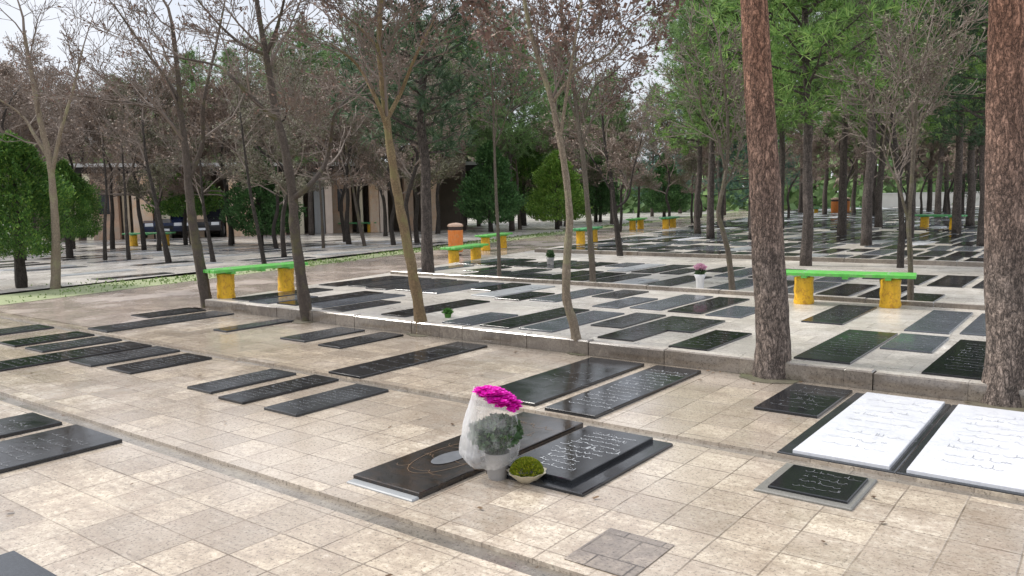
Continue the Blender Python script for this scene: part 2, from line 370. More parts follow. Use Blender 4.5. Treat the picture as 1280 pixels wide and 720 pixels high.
# ------------------------------------------------------------------ world and sun
SUN_EL, SUN_DIR = math.radians(48), Vector((-.92, -.25, 0)).normalized()
w = bpy.data.worlds.new('World'); scene.world = w; w.use_nodes = True; nt = w.node_tree
bg = nt.nodes['Background']
sky = nt.nodes.new('ShaderNodeTexSky'); sky.sky_type = 'NISHITA'; sky.sun_disc = False
sky.sun_elevation = SUN_EL; sky.sun_rotation = math.atan2(SUN_DIR.x, SUN_DIR.y); sky.air_density = 1.0; sky.dust_density = 2.0
tcw = nt.nodes.new('ShaderNodeTexCoord'); nz = nt.nodes.new('ShaderNodeTexNoise'); nz.inputs['Scale'].default_value = 2.6; nz.inputs['Detail'].default_value = 6
mpw = nt.nodes.new('ShaderNodeMapping'); mpw.inputs['Scale'].default_value = (1,1,2.6); nt.links.new(tcw.outputs['Generated'], mpw.inputs[0]); nt.links.new(mpw.outputs[0], nz.inputs['Vector'])
rp = nt.nodes.new('ShaderNodeValToRGB'); rp.color_ramp.elements[0].position = .38; rp.color_ramp.elements[1].position = .62
rp.color_ramp.elements[0].color = (.70,.70,.70,1); rp.color_ramp.elements[1].color = (.97,.97,.97,1)
nt.links.new(nz.outputs[0], rp.inputs[0])
mxw = nt.nodes.new('ShaderNodeMix'); mxw.data_type = 'RGBA'; nt.links.new(rp.outputs[0], mxw.inputs[0])
nt.links.new(sky.outputs[0], mxw.inputs[6]); mxw.inputs[7].default_value = (8.9, 9.2, 9.9, 1)
sxyz = nt.nodes.new('ShaderNodeSeparateXYZ'); nt.links.new(tcw.outputs['Generated'], sxyz.inputs[0])
zr = nt.nodes.new('ShaderNodeMapRange'); nt.links.new(sxyz.outputs[2], zr.inputs[0]); zr.inputs[1].default_value = .22; zr.inputs[2].default_value = .95; zr.inputs[3].default_value = 1.0; zr.inputs[4].default_value = 1.9
vm = nt.nodes.new('ShaderNodeVectorMath'); vm.operation = 'SCALE'; nt.links.new(mxw.outputs[2], vm.inputs[0]); nt.links.new(zr.outputs[0], vm.inputs['Scale'])
nt.links.new(vm.outputs[0], bg.inputs[0]); bg.inputs[1].default_value = .108
sl = bpy.data.lights.new('sun', 'SUN'); sl.energy = 3.8; sl.angle = math.radians(10); sl.color = (1, .95, .88)
so = bpy.data.objects.new('sun', sl); COL.objects.link(so); so.location = (-20, -10, 30)
sd = SUN_DIR*math.cos(SUN_EL)+Vector((0,0,math.sin(SUN_EL))); so.rotation_euler = (-sd).to_track_quat('-Z', 'Y').to_euler()
scene.view_settings.view_transform = 'Standard'; scene.view_settings.look = 'None'; scene.view_settings.exposure = 0

# ------------------------------------------------------------------ setting: ground, paving, gutters, kerb, terrace, path
TZ = .13                                            # height of the terrace behind the kerb
def sheet(name, polys, z, mat):
    b = MB()
    for p in polys: b.poly([(x, y, z) for x, y in p])
    return tag(b.build(name, mat), kind='structure')
sheet('ground', [[(-600,-600),(600,-600),(600,600),(-600,600)]], -.06, M['soil'])
G1, G2, GW = 2.72, 4.775, .068
pb = MB()
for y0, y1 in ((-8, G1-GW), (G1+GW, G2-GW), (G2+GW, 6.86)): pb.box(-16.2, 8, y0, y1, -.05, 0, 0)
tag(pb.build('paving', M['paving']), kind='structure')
gb = MB()
for g in (G1, G2):
    xs = [(-16.2, 8)] if g == G2 else [(-16.2, 8)]
    for x0, x1 in xs: gb.box(x0, x1, g-GW, g+GW, -.055, -.022, 0)
tag(gb.build('gutter', M['gutter']), kind='structure')
PX0 = lambda y: -11.05-(y-7.3)*.185                 # right edge of the path
PX1 = lambda y: -14.9-(y-7.3)*.20                   # left edge of the path
# terrace slab
tb = MB(); xr = 40
for y0, y1 in ((7.0, 60), (60, 140)):
    n = len(tb.v); tb.v += [(PX0(y0),y0,TZ),(xr,y0,TZ),(xr,y1,TZ),(PX0(y1),y1,TZ),(PX0(y0),y0,-.05),(PX0(y1),y1,-.05)]
    tb.face((n,n+1,n+2,n+3)); tb.face((n+4,n,n+3,n+5))
tag(tb.build('terrace', M['terrace']), kind='structure')
# kerb stones, interrupted at the two pines
rng = random.Random(3); kb = MB(); x = -11.08; PINES_X = ()
while x < 9:
    L = rng.uniform(.75, 1.05); a, b_ = x, min(x+L, 9)
    for p0, p1 in PINES_X:
        if a < p0 < b_: b_ = p0
        if p0 <= a < p1: a = p1; b_ = max(b_, p1+.3)
    dz = rng.uniform(-.006, .006); dy = rng.uniform(-.006, .006)
    kb.box(a+.004, b_-.004, 6.865+dy, 6.998, -.05, TZ+.014+dz, .012); x = b_
for y in (0,):
    pass
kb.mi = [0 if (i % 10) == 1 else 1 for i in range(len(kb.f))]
tag(kb.build('kerb', [M['kerb'], M['kerb_side']]), kind='structure')
lk = MB(); x = -11.6
while x < 3:
    L = rng.uniform(.8, 1.2); lk.box(x, x+L-.01, 11.26, 11.36, TZ-.02, TZ+.06+rng.uniform(-.006,.006), .008); x += L
x = -12.6
while x < 2:
    L = rng.uniform(.8, 1.2); lk.box(x, x+L-.01, 17.55, 17.67, TZ-.02, TZ+.09+rng.uniform(-.006,.006), .008); x += L  # stands for a step edge, its shadow put in as dark sides
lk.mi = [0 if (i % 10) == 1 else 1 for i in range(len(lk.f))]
tag(lk.build('terrace_kerb', [M['kerb'], M['kerb_side']]), kind='structure')
sheet('path', [[(PX1(5),5),(PX0(5),5),(PX0(60),60),(PX1(60),60)], [(PX1(60),60),(PX0(60),60),(PX0(140),140),(PX1(140),140)]], .004, M['path'])
gs = [(PX1(y)+.04, y) for y in range(5, 90, 3)]; gs2 = [(PX1(y)-.95-(.5 if y < 9 else 0), y) for y in range(5, 90, 3)]
gm = MB()
for i in range(len(gs)-1): gm.poly([(gs2[i][0],gs2[i][1],.008),(gs[i][0],gs[i][1],.008),(gs[i+1][0],gs[i+1][1],.008),(gs2[i+1][0],gs2[i+1][1],.008)])
tag(gm.build('grass_verge', M['turf']), kind='structure')
sheet('court', [[(-90,4),(-16.2,4),(PX1(30)-1.1,30),(PX1(80)-1.1,80),(-120,80)]], -.004, M['court'])
# grass blades along the verge
rng = random.Random(5); gb2 = MB()
for i in range(5200):
    y = 5+ 40*rng.random()**1.6; x = PX1(y)-rng.uniform(-.1, 1.25) - (1.4*rng.random() if y < 8.6 else 0)
    if math.sin(y*1.3)+math.sin(y*.47+x*2) > rng.uniform(-1.5,1.0): continue
    h = rng.uniform(.02,.06); a = rng.uniform(0, PI); wv = Vector((math.cos(a),math.sin(a),0))*(.012+.0006*y)
    p = Vector((x,y,.006)); t_ = Vector((rng.uniform(-.04,.04), rng.uniform(-.04,.04), h))
    gb2.poly([p-wv, p+wv, p+t_])
tag(gb2.build('grass', M['grass']), 'short green grass growing along the left edge of the path', 'grass', kind='stuff')
tpm = MB(); rng = random.Random(8)
for px_, py_, r_ in ((258,385,.22),(383,402,.20),(528,418,.19),(726,442,.15),(968,472,.30),(1262,506,.34)):
    c_ = at(px_, py_, 0)+HF*.06; pr = [rng.uniform(.8,1.25) for _ in range(18)]
    tpm.poly([(c_.x+r_*pr[k]*math.cos(k*PI/9), min(6.862, c_.y+r_*pr[k]*math.sin(k*PI/9)), .004) for k in range(18)])
tag(tpm.build('tree_pit_soil', M['soil']), kind='structure')
# repair patches in the paving
sheet('paving_patch', [[(-1.92,2.86),(-1.58,2.86),(-1.58,3.27),(-1.92,3.27)]], .004, M['patch'])
# fallen leaves
lb = MB(); rng = random.Random(11)
for i in range(130):
    x = rng.uniform(-11, 0); y = rng.uniform(1.2, 6.8) if rng.random() < .7 else rng.uniform(6.3, 6.85)
    a = rng.uniform(0, 6.28); s = rng.uniform(.008,.02); A = Vector((math.cos(a),math.sin(a),rng.uniform(-.2,.2)))*s; B = Vector((-math.sin(a),math.cos(a),rng.uniform(0,.3)))*s*.5
    lb.quad(Vector((x,y,.012)), A, B)
tag(lb.build('fallen_leaves', M['litter']), 'small dry leaves scattered over the wet paving', 'leaf litter', kind='stuff')

# ------------------------------------------------------------------ graves
def script_mesh(b, w, h, lines, rng, z, thick=.006, title=True):
    """rows of joined pen strokes: teeth, bowls, tall stems and long sweeps, with diamond dots"""
    def stroke(pts):
        n = len(pts)
        for i in range(n-1):
            (xa,ya),(xb,yb) = pts[i], pts[i+1]; dx, dy = xb-xa, yb-ya; L = math.hypot(dx, dy) or 1e-6; nx, ny = -dy/L, dx/L
            t0 = thick*(.45+.75*abs(math.sin(1.3*i+ph))); t1 = thick*(.45+.75*abs(math.sin(1.3*(i+1)+ph)))
            b.poly([(xa-nx*t0/2,ya-ny*t0/2,z),(xb-nx*t1/2,yb-ny*t1/2,z),(xb+nx*t1/2,yb+ny*t1/2,z),(xa+nx*t0/2,ya+ny*t0/2,z)])
    for li in range(lines):
        big = title and li in (lines//3, lines//3+1)
        s = h/lines*(.40 if big else .30); y = h/2-h*(li+.5)/lines
        half = w/2*rng.uniform(.55,.97); x = -half
        while x < half:
            ph = rng.uniform(0, 6); px, py = x, y+rng.uniform(.0,.5)*s; pts = [(px, py)]; x0 = px
            for _ in range(rng.randint(2, 5)):
                k = rng.random()
                if k < .38:
                    for dx, dy in ((.18,.42),(.36,.0)): pts.append((px+dx*s, py+dy*s))
                    px += .36*s
                elif k < .60:
                    r_ = s*rng.uniform(.45,.75)
                    for q in range(1, 7): a = PI*q/6; pts.append((px+r_*(1-math.cos(a)), py-r_*.8*math.sin(a)))
                    px += 2*r_
                elif k < .78:
                    hh = s*rng.uniform(1.1,1.6); stroke([(px+.1*s, py+.1*s), (px+.16*s, py+hh*.5), (px+.08*s, py+hh)]); px += .25*s; pts.append((px, py))
                else:
                    L = s*rng.uniform(.8,1.9)
                    for q in range(1, 5): u = q/4; pts.append((px+L*u, py-.22*s*math.sin(PI*u)))
                    px += L
                py -= .05*s
            stroke(pts)
            for _ in range(rng.randint(0, 3)):
                xs = rng.uniform(x0, px); yd = y+s*rng.choice((-.85,.95,1.2)); d = thick*.75
                b.poly([(xs-d,yd,z),(xs,yd-d,z),(xs+d,yd,z),(xs,yd+d,z)])
            x = px + s*rng.uniform(.25,.6)

def grave(x0, x1, y0, y1, top, mat, label, ink='ink_dim', lines=7, plinth=None, pm='greyframe', ph=.02, border=False, seed=0,
          portrait=False, z=0.0, group='grave slabs set in the front paving', thick=.0038, bmat=None, iw=.82, ih=.80):
    cx, cy = (x0+x1)/2, (y0+y1)/2; rg = random.Random(seed+int(abs(cx)*977))
    r = empty('gravestone', (cx, cy, z)); tag(r, label, 'gravestone', group)
    W, H = x1-x0, y1-y0
    s = MB(); s.box(-W/2, W/2, -H/2, H/2, -.02, top, .004); s.build('slab', M[mat], r)
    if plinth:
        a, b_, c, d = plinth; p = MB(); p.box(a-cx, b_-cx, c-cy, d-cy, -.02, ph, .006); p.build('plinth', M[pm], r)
    if border:
        f = MB(); f.ring(-W/2+.03, W/2-.03, -H/2+.03, H/2-.03, .008, top, top+.0015); f.build('engraved_border', M[bmat or ink], r)
    if lines:
        b = MB(); script_mesh(b, W*iw, H*ih, lines, rg, top+.002, thick); b.build('inscription', M[ink], r)
    if portrait:
        p = MB(); n = 28
        p.poly([(.0+.075*math.cos(2*PI*i/n), -H*.17+.15*math.sin(2*PI*i/n), top+.0035) for i in range(n)]); p.build('etched_portrait', M['photo'], r)
        o = MB(); ring = [(math.cos(2*PI*i/n), math.sin(2*PI*i/n)) for i in range(n+1)]
        for i in range(n):
            (a1,b1),(a2,b2) = ring[i], ring[i+1]
            for q, e in ((1.0,.004),):
                o.poly([(.16*q*a1, -H*.15+.36*q*b1, top+.0025), (.16*q*a2, -H*.15+.36*q*b2, top+.0025), ((.16*q+e)*a2, -H*.15+(.36*q+e)*b2, top+.0025), ((.16*q+e)*a1, -H*.15+(.36*q+e)*b1, top+.0025)])
        o.build('engraved_wreath', M['gold'], r)
    return r
FG = [
 (-3.47,-2.95,3.02,4.66,.035,'ornate','black grave slab with brown border and grey oval portrait, left of the wrapped bouquet',dict(ink='gold',lines=6,portrait=True,plinth=(-3.468,-2.952,2.965,3.03),pm='palegrey',ph=.012,thick=.003)),  # pale plinth strip stands for lit, reflective paving along the front edge
 (-2.86,-2.37,3.62,4.58,.048,'black','black slab with bright white script on a stepped black plinth beside the small bowl',dict(ink='ink_white',lines=10,border=False,plinth=(-2.91,-2.25,3.54,4.62),pm='black',ph=.02,thick=.0042)),
 (-4.14,-3.56,4.93,6.70,.026,'black','mirror-wet black slab against the kerb behind the bouquet, left one of a pair',dict(ink='ink_dim',lines=3,ih=.3)),
 (-3.43,-2.99,4.88,6.70,.026,'black','black slab with white script against the kerb, right one of a pair',dict(ink='ink_white',lines=15,thick=.0034)),
 (-2.15,-1.69,5.76,6.68,.022,'black','short black slab right of the left big pine, beside the white marble slabs',dict(ink='ink_dim',lines=6,portrait=False)),
 (-1.57,-1.02,4.87,6.62,.035,'white','white marble grave slab in a black trough, left one of the two white slabs',dict(ink='ink_dark',lines=9,plinth=(-1.66,-.985,4.85,6.66),pm='charcoal',ph=.012,border=False,thick=.0032)),
 (-.93,-.36,4.87,6.60,.035,'white','white marble grave slab at the right picture edge, below the right pine',dict(ink='ink_dark',lines=9,plinth=(-.980,-.30,4.85,6.66),pm='charcoal',ph=.012,border=False,thick=.0032,seed=4)),
 (-1.48,-1.07,4.19,4.61,.03,'black','small square black slab in a grey stone frame, below the left white slab',dict(ink='ink_dim',lines=4,plinth=(-1.54,-1.035,4.14,4.665),pm='greyframe',ph=.015)),
 (-6.42,-6.06,3.76,4.64,.022,'charcoal','leftmost of three short charcoal slabs side by side left of the bouquet',dict(lines=12)),
 (-5.86,-5.53,3.70,4.69,.022,'black','middle one of three short dark slabs side by side left of the bouquet',dict(lines=12)),
 (-5.25,-4.86,3.70,4.65,.022,'charcoal','rightmost of three short dark slabs side by side, nearest to the bouquet',dict(lines=12)),
 (-5.86,-5.43,4.85,6.67,.022,'black','long glossy black slab reaching from the gutter to the kerb right of the tan trunk',dict(ink='ink_dim',lines=8)),
 (-7.82,-7.38,5.78,6.70,.022,'charcoal','left one of two short slabs by the kerb between brown and tan trunks',dict(lines=12)),
 (-7.08,-6.72,5.73,6.70,.022,'black','right one of two short dark slabs by the kerb, just left of the tan trunk',dict(lines=12)),
 (-9.08,-8.80,5.72,6.74,.022,'charcoal','single narrow charcoal slab left of the brown forked trunk',dict(lines=12)),
 (-10.62,-10.12,4.90,6.72,.022,'charcoal','long charcoal slab below the yellow-legged bench on the left',dict(lines=14)),
 (-11.32,-10.86,5.84,6.74,.022,'black','short black slab lying right at the foot of the forked trunk beside the left bench',dict(lines=10)),
 (-11.55,-11.10,3.95,4.70,.022,'charcoal','uppermost short dark slab at the left picture edge',dict(lines=10)),
 (-10.46,-10.02,3.80,4.70,.022,'black','second dark slab from the top in the cluster at the left picture edge',dict(lines=10)),
 (-9.80,-9.36,3.82,4.70,.022,'charcoal','third dark slab from the top in the cluster at the left picture edge',dict(lines=10)),
 (-9.14,-8.66,2.88,4.68,.022,'black','longest slab of the left cluster, running off towards the picture edge',dict(lines=16)),
 (-8.56,-8.10,3.74,4.69,.022,'charcoal','charcoal slab touching the longest slab of the left cluster on its right',dict(lines=12)),
 (-7.87,-7.42,3.78,4.64,.022,'black','lowest slab of the left cluster with a pale edge along its left end',dict(lines=12)),
 (-6.62,-6.14,.95,2.60,.026,'black','upper one of two black slabs below the gutter in the lower left corner',dict(lines=14)),
 (-4.05,-3.60,.55,1.46,.010,'charcoal','dull dark slab cut by the bottom edge of the picture at the left',dict(lines=0)),
 (-5.98,-5.33,.95,2.63,.026,'black','wider lower one of two black slabs below the gutter in the lower left corner',dict(lines=14)),
]
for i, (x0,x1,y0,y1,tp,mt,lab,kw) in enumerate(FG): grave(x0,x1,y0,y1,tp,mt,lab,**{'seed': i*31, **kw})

# white threshold stones beside a few slabs
# terrace rows: prototype meshes shared by copies
TREES_XY = []          # trunk spots to keep clear (filled below before the rows are laid)
TRUNKS = [(65,362,0),(258,385,0),(383,402,0),(528,418,0),(726,442,0),(535,342,TZ),(624,347,TZ),(742,355,TZ),(776,320,TZ),(917,365,TZ),(1007,332,TZ),(1083,307,TZ),(1127,335,TZ),(1140,380,TZ)]
CLEAR = [at(px,py,z) for px,py,z in TRUNKS] + [Vector((-3.38,10.8,0)),Vector((-2.4,10.95,0)),Vector((-12.7,14.4,0)),Vector((-12.8,15.3,0)),Vector((-11.2,7.2,0)),Vector((-11.2,8.3,0)),Vector((-5.32,11.85,0)),Vector((-6.66,7.43,0)),Vector((-10.69,15.5,0))]
SIZES = [(.42,1.70),(.45,1.60),(.40,1.10),(.44,.92),(.48,1.76)]
INKS = {'black':'ink_dim','charcoal':'ink_dim','bluegrey':'ink_dim','palegrey':'ink_dark','white':'ink_dark'}
slab_mesh, insc_mesh = {}, {}
for si, (W, H) in enumerate(SIZES):
    for mt in INKS:
        s = MB(); s.box(-W/2, W/2, -H/2, H/2, -.03, .018, .003); slab_mesh[si, mt] = s.mesh('slab', M[mt])
        for k in range(2):
            b = MB(); script_mesh(b, W*.8, H*.78, 11 if H > 1.2 else 7, random.Random(si*7+k), .020, .005)
            insc_mesh[si, mt, k] = b.mesh('inscription', M[INKS[mt]])
proto = {}
def put_grave(si, mt, x, y, z, label, group, detail, k=0):
    key = (si, mt, detail, k)
    if key not in proto:
        r = empty('gravestone', (x, y, z)); r['category'] = 'gravestone'; link('slab', slab_mesh[si, mt], r)
        if detail: link('inscription', insc_mesh[si, mt, k], r)
        proto[key] = r
    else:
        r = copy_tree(proto[key]); r.location = (x, y, z)
    r['label'] = label; r['group'] = group; r.rotation_euler = (0, 0, random.Random(int(x*1000)).uniform(-.012,.012)); return r
ADJ = {'black':'black','charcoal':'charcoal','bluegrey':'blue-grey','palegrey':'pale grey','white':'white'}
rng = random.Random(21)
EXPL = {1: [(-2.07,8.02,4,'charcoal'),(-1.58,8.47,3,'bluegrey'),(-1.02,7.95,4,'black'),(-3.28,7.6,2,'black'),(-3.86,8.36,3,'charcoal'),(-3.30,8.55,None,None)]}
rowsT = []
def rowY():
    ys = [(7.97,1),(10.06,2)]; y = 12.55; k = 3
    while y < 46:
        ys.append((y, k)); k += 1; y += 2.0
        if 16.4 < y < 18.6: y = 18.75
    return ys
count = 0; far = MB()
for yc, k in rowY():
    items = []
    xl, xr_ = PX0(yc)+.35, -.09*yc+.35
    x = xl
    if k == 1:
        for ex in EXPL[1][:5]: items.append((ex[0], ex[1], ex[2], ex[3]))
        xr_ = -4.25
    while x < xr_:
        si = rng.choice((0,0,1,1,4,4,2,3)); W, H = SIZES[si]
        mt = rng.choices(('black','charcoal','bluegrey','palegrey','white'), (.28,.38,.30,.035,.005) if k < 6 else (.26,.34,.28,.09,.03))[0]
        yy = yc + rng.choice((-1,1))*(1.86-H)/2*.95 if H < 1.5 else yc+rng.uniform(-.04,.04)
        x0 = x + W/2
        bad = any(abs(c.x-x0) < W/2+.05 and abs(c.y-yy) < H/2+.05 for c in CLEAR)
        if not bad and rng.random() > .035: items.append((x0, yy, si, mt))
        x += W + (rng.uniform(.09,.13) if k < 4 else rng.uniform(.10,.14))
    items.sort(key=lambda q: q[0])
    for i, (gx, gy, si, mt) in enumerate(items):
        if count < 228:
            rev = len(items)-1-i
            side, num = ('left', i) if i <= rev else ('right', rev)
            lab = f"{ADJ[mt]} {'short' if SIZES[si][1] < 1.2 else 'long'} slab, {ORD[num]} from {side} in {ORD[k-1]} row behind kerb"
            put_grave(si, mt, gx, gy, TZ, lab, 'grave slabs on the terrace behind the kerb', k <= 4, rng.randint(0,1)); count += 1
        else:
            W, H = SIZES[si]; far.cur = {'black':0,'charcoal':1,'bluegrey':2,'palegrey':3,'white':4}[mt]
            far.box(gx-W/2, gx+W/2, gy-H/2, gy+H/2, TZ-.02, TZ+.05, .008)
yy = 46.5
while yy < 75:
    x = PX0(yy)+.4
    while x < -.09*yy+1:
        far.cur = rng.choices((0,1,2,3,4),(.2,.22,.25,.23,.1))[0]
        if rng.random() > .07: far.box(x, x+.5, yy-.85, yy+.85, TZ-.02, TZ+.05, .008)
        x += .58
    yy += 2.05
tag(far.build('gravestones', [M[k] for k in ('black','charcoal','bluegrey','palegrey','white')]), 'countless small grave slabs carpeting the far end of the terrace under the pines', 'gravestones', kind='stuff')
# court left of the path
cc = 0
for ri, yc in enumerate((9.2, 11.6, 14.0, 16.4, 18.8, 21.4)):
    x = PX1(yc)-2.3; n = 0
    while x > -2.3*yc-8 and n < 12 and cc < 62:
        si = rng.choice((0,1,4)); mt = rng.choices(('palegrey','bluegrey','charcoal','white'),(.42,.28,.22,.08))[0]
        if rng.random() > .2:
            lab = f"{ADJ[mt]} slab in the left court, {ORD[n]} from the path in {ORD[ri]} row"
            put_grave(si, mt, x, yc, -.01, lab, 'grave slabs in the court left of the path', False); cc += 1; n += 1
        x -= rng.uniform(.75, 1.5)

# ------------------------------------------------------------------ trees
def rot_dir(d, ang, az):
    a = d.orthogonal().normalized(); a = Quaternion(d, az) @ a
    return (Quaternion(a, ang) @ d).normalized()
def seed_bunch(lm, p, rng, n, s):
    for _ in range(n):
        q = p + Vector((rng.gauss(0,1), rng.gauss(0,1), rng.gauss(-.3,1)))*s*1.3
        a = Vector((rng.gauss(0,1),rng.gauss(0,1),rng.gauss(0,1))).normalized(); b = a.orthogonal().normalized()
        lm.quad(q, a*s*rng.uniform(.5,1.1), b*s*rng.uniform(.25,.6))
def grow(tm, lm, rng, p, d, L, r, lev, maxl, P):
    n = (5, 4, 3, 2, 2)[lev] if lev < 5 else 2
    pts = [p.copy()]; rad = [r]; q = p.copy()
    for i in range(n):
        d = (d + Vector((rng.gauss(0,1), rng.gauss(0,1), rng.gauss(0,1)))*P['wander'] + Vector((0,0,P['up']))).normalized()
        q = q + d*(L/n); pts.append(q.copy()); rad.append(max(P['rmin'], r*(1-.72*(i+1)/n)))
    tm.tube(pts, rad, 6 if lev == 0 else (5 if lev == 1 else (4 if lev == 2 and r > .012 else 3)), cap=False)
    if lev >= maxl:
        if rng.random() < P['leaf']: seed_bunch(lm, pts[-1], rng, P['ln'], P['ls'])
        return
    sprout(tm, lm, rng, pts, rad, L, lev, maxl, P)
def sprout(tm, lm, rng, pts, rad, L, lev, maxl, P, t0=.25):
    k = P['kids'][min(lev, len(P['kids'])-1)]; k = max(2, int(k*rng.uniform(.8,1.25)))
    n = len(pts)-1
    for c in range(k):
        t = t0 + (1-t0)*(c+rng.random()*.8)/k; u = min(t*n, n-1e-4); i = int(u); f = u-i
        p = pts[i].lerp(pts[i+1], f); rr = rad[i]*(1-f)+rad[i+1]*f
        d = (pts[i+1]-pts[i]).normalized()
        nd = rot_dir(d, rng.uniform(*P['ang']), rng.uniform(0, 2*PI))
        if nd.z < -.15: nd.z *= -.3; nd.normalize()
        grow(tm, lm, rng, p, nd, L*rng.uniform(.42,.66)*(1.05-.35*t), max(P['rmin'], rr*.5), lev+1, maxl, P)
    d = (pts[-1]-pts[-2]).normalized()
    grow(tm, lm, rng, pts[-1], d, L*.45, max(P['rmin'], rad[-1]*.9), lev+1, maxl, P)
NEAR = dict(wander=.14, up=.05, kids=(6,6,6,4), ang=(.45,1.0), rmin=.0042, leaf=.40, ln=2, ls=.019)

def smooth_path(pts, rad, m=4):
    out, ro = [], []; n = len(pts)
    for i in range(n-1):
        p0, p1, p2, p3 = pts[max(i-1,0)], pts[i], pts[i+1], pts[min(i+2,n-1)]
        for j in range(m):
            t = j/m
            out.append(.5*((2*p1)+(p2-p0)*t+(2*p0-5*p1+4*p2-p3)*t*t+(3*p1-p0-3*p2+p3)*t**3)); ro.append(rad[i]*(1-t)+rad[i+1]*t)
    out.append(pts[-1]); ro.append(rad[-1]); return out, ro

def bare_tree(px_trunk, dia, limbs, barkm, label, z=0.0, seed=0, leafm='dry', P=NEAR, leaf=.55, sp=2.2, dl=.0, kidl=None, group=None, ls=None, start=.55):
    """trunk and main limbs follow surveyed points; the crown is grown from them"""
    rng = random.Random(seed); P = dict(P, leaf=leaf*.7)
    if ls: P['ls'] = ls
    base = at(px_trunk[0][0], px_trunk[0][1], z); base = base + HF*dia*.4
    root = empty('bare_tree', base); tag(root, label, 'tree', group)
    L = lambda q: up_at(base, *q) - base
    tp = [L(q) for q in px_trunk]; tp[0] = Vector((0,0,-.06))
    n = len(tp); dia = dia*.88; rad = [dia/2*(1.0-.66*(i/(n-1))) for i in range(n)]; rad[0] *= 1.15
    sp_, sr = smooth_path(tp, rad, 5)
    tm = MB(); tw = MB(); lm = MB()
    def jit(i, j): return 1+.09*math.sin(i*1.7+j*2.3+seed)+rng.uniform(-.05,.05)
    tm.tube(sp_, sr, 10, jit=jit)
    lim = []
    for lp in limbs:
        q = [L(c) for c in lp]
        for i in range(1, len(q)): q[i] = q[i] + HF*rng.uniform(-.25,.25)*i*.6
        r0 = min(sr, key=lambda r: 0) if False else None
        j = min(range(len(sp_)), key=lambda k: (sp_[k]-q[0]).length); r0 = sr[j]*.72; q[0] = sp_[j]
        rr = [r0*(1-.7*i/(len(q)-1)) for i in range(len(q))]; a, b = smooth_path(q, rr, 4); tm.tube(a, b, 7); lim.append((a, b))
    for a, b in lim:
        ln = sum((a[i+1]-a[i]).length for i in range(len(a)-1)); sprout(tw, lm, rng, a, b, min(ln, sp*1.2), 0, 3, P, .2)
    top = [i for i in range(len(sp_)) if i > len(sp_)*start]
    a, b = sp_[top[0]:], sr[top[0]:]; sprout(tw, lm, rng, a, b, sp, 0, 3, P, .05)
    tm.build('trunk', M[barkm], root, smooth=True); c = tw.build('crown', M['twig'], root)
    if lm.f: lm.build('dry_leaves', M[leafm], c)
    return root
KG = None
bare_tree([(66,362),(70,305),(67,250),(62,200),(50,150),(40,95),(30,40)], .19, [[(63,215),(78,165),(96,110),(110,60)],[(62,205),(40,170),(15,140),(-20,110)]], 'light_bark',
          'slim bare tree standing in the grass beside the bushy evergreen at the far left', 0, 1, sp=2.4)
bare_tree([(258,385),(250,330),(241,280),(236,235),(232,190),(226,140),(222,90),(215,30)], .19, [[(238,222),(250,180),(256,130),(264,60),(270,0)],[(231,180),(195,138),(150,128),(105,122)],[(230,165),(215,110),(180,60),(150,10)]], 'brown_bark',
          'bare tree rising in front of the left green bench with a forked upper trunk', 0, 2, sp=2.0)
bare_tree([(383,402),(376,345),(368,285),(366,248),(356,185),(345,142),(338,100),(331,60),(323,15),(316,-40)], .175, [[(368,250),(387,234),(401,205),(411,170),(430,143),(446,95)],[(346,150),(325,130),(290,95),(262,78),(205,68)],[(333,72),(302,55),(270,28),(235,-15)],[(333,72),(347,38),(362,-5),(372,-60)]], 'brown_bark',
          'bare tree at the kerb with a strong low side limb reaching right', 0, 3, sp=1.9)
bare_tree([(528,418),(522,375),(512,320),(500,260),(490,200),(483,150),(478,100),(474,50),(478,-30)], .165, [[(483,148),(500,112),(522,70),(545,15)],[(475,58),(442,27),(405,2)],[(484,155),(470,120),(445,80),(420,60)]], 'tan_bark',
          'leaning tan-barked bare tree with lichen at the kerb', 0, 4, sp=1.8)
bare_tree([(726,442),(716,402),(708,372),(709,320),(712,270),(706,210),(698,165),(688,120),(675,80),(660,25),(650,-40)], .115, [[(700,172),(706,130),(716,60),(728,-10)],[(690,128),(720,90),(760,70),(790,30)],[(676,82),(640,60),(600,20)]], 'light_bark',
          'thin crooked bare tree at the kerb directly above the bouquet', 0, 5, leaf=1.5, ls=.025, sp=1.7)
bare_tree([(624,347),(623,300),(620,240),(618,185),(616,120),(612,60)], .085, [[(618,180),(635,140),(650,90)]], 'grey_bark', 'very thin straight bare sapling in the terrace rows, left of the crooked tree', TZ, 7, sp=1.6)
bare_tree([(742,355),(738,300),(733,240),(728,190),(722,150),(716,100),(705,40),(700,-20)], .12, [[(724,160),(742,110),(765,92),(790,70)],[(727,180),(745,140),(770,120)],[(722,150),(700,100),(690,60)]], 'grey_bark',
          'slim pale bare tree on the terrace just right of the crooked tree', TZ, 8, leaf=1.5, ls=.025, sp=2.3)
bare_tree([(776,320),(771,285),(768,262),(764,225),(756,180),(752,130)], .17, [[(769,264),(785,247),(791,215),(802,170)],[(766,240),(745,205),(725,180)]], 'dark_bark',
          'dark trunked spreading bare tree beside the two yellow stumps', TZ, 9, leaf=1.4, ls=.026, sp=2.6, leafm='dry_far')
bare_tree([(917,365),(911,320),(903,287),(898,266),(903,238),(908,208),(910,165),(906,110),(900,60)], .10, [[(908,212),(895,170),(880,138),(868,100)],[(909,190),(921,150),(932,98)],[(903,240),(915,215),(925,170)]], 'grey_bark',
          'crooked bare sapling just left of the big left pine', TZ, 10, leaf=.8, sp=1.9, leafm='dry_olive')
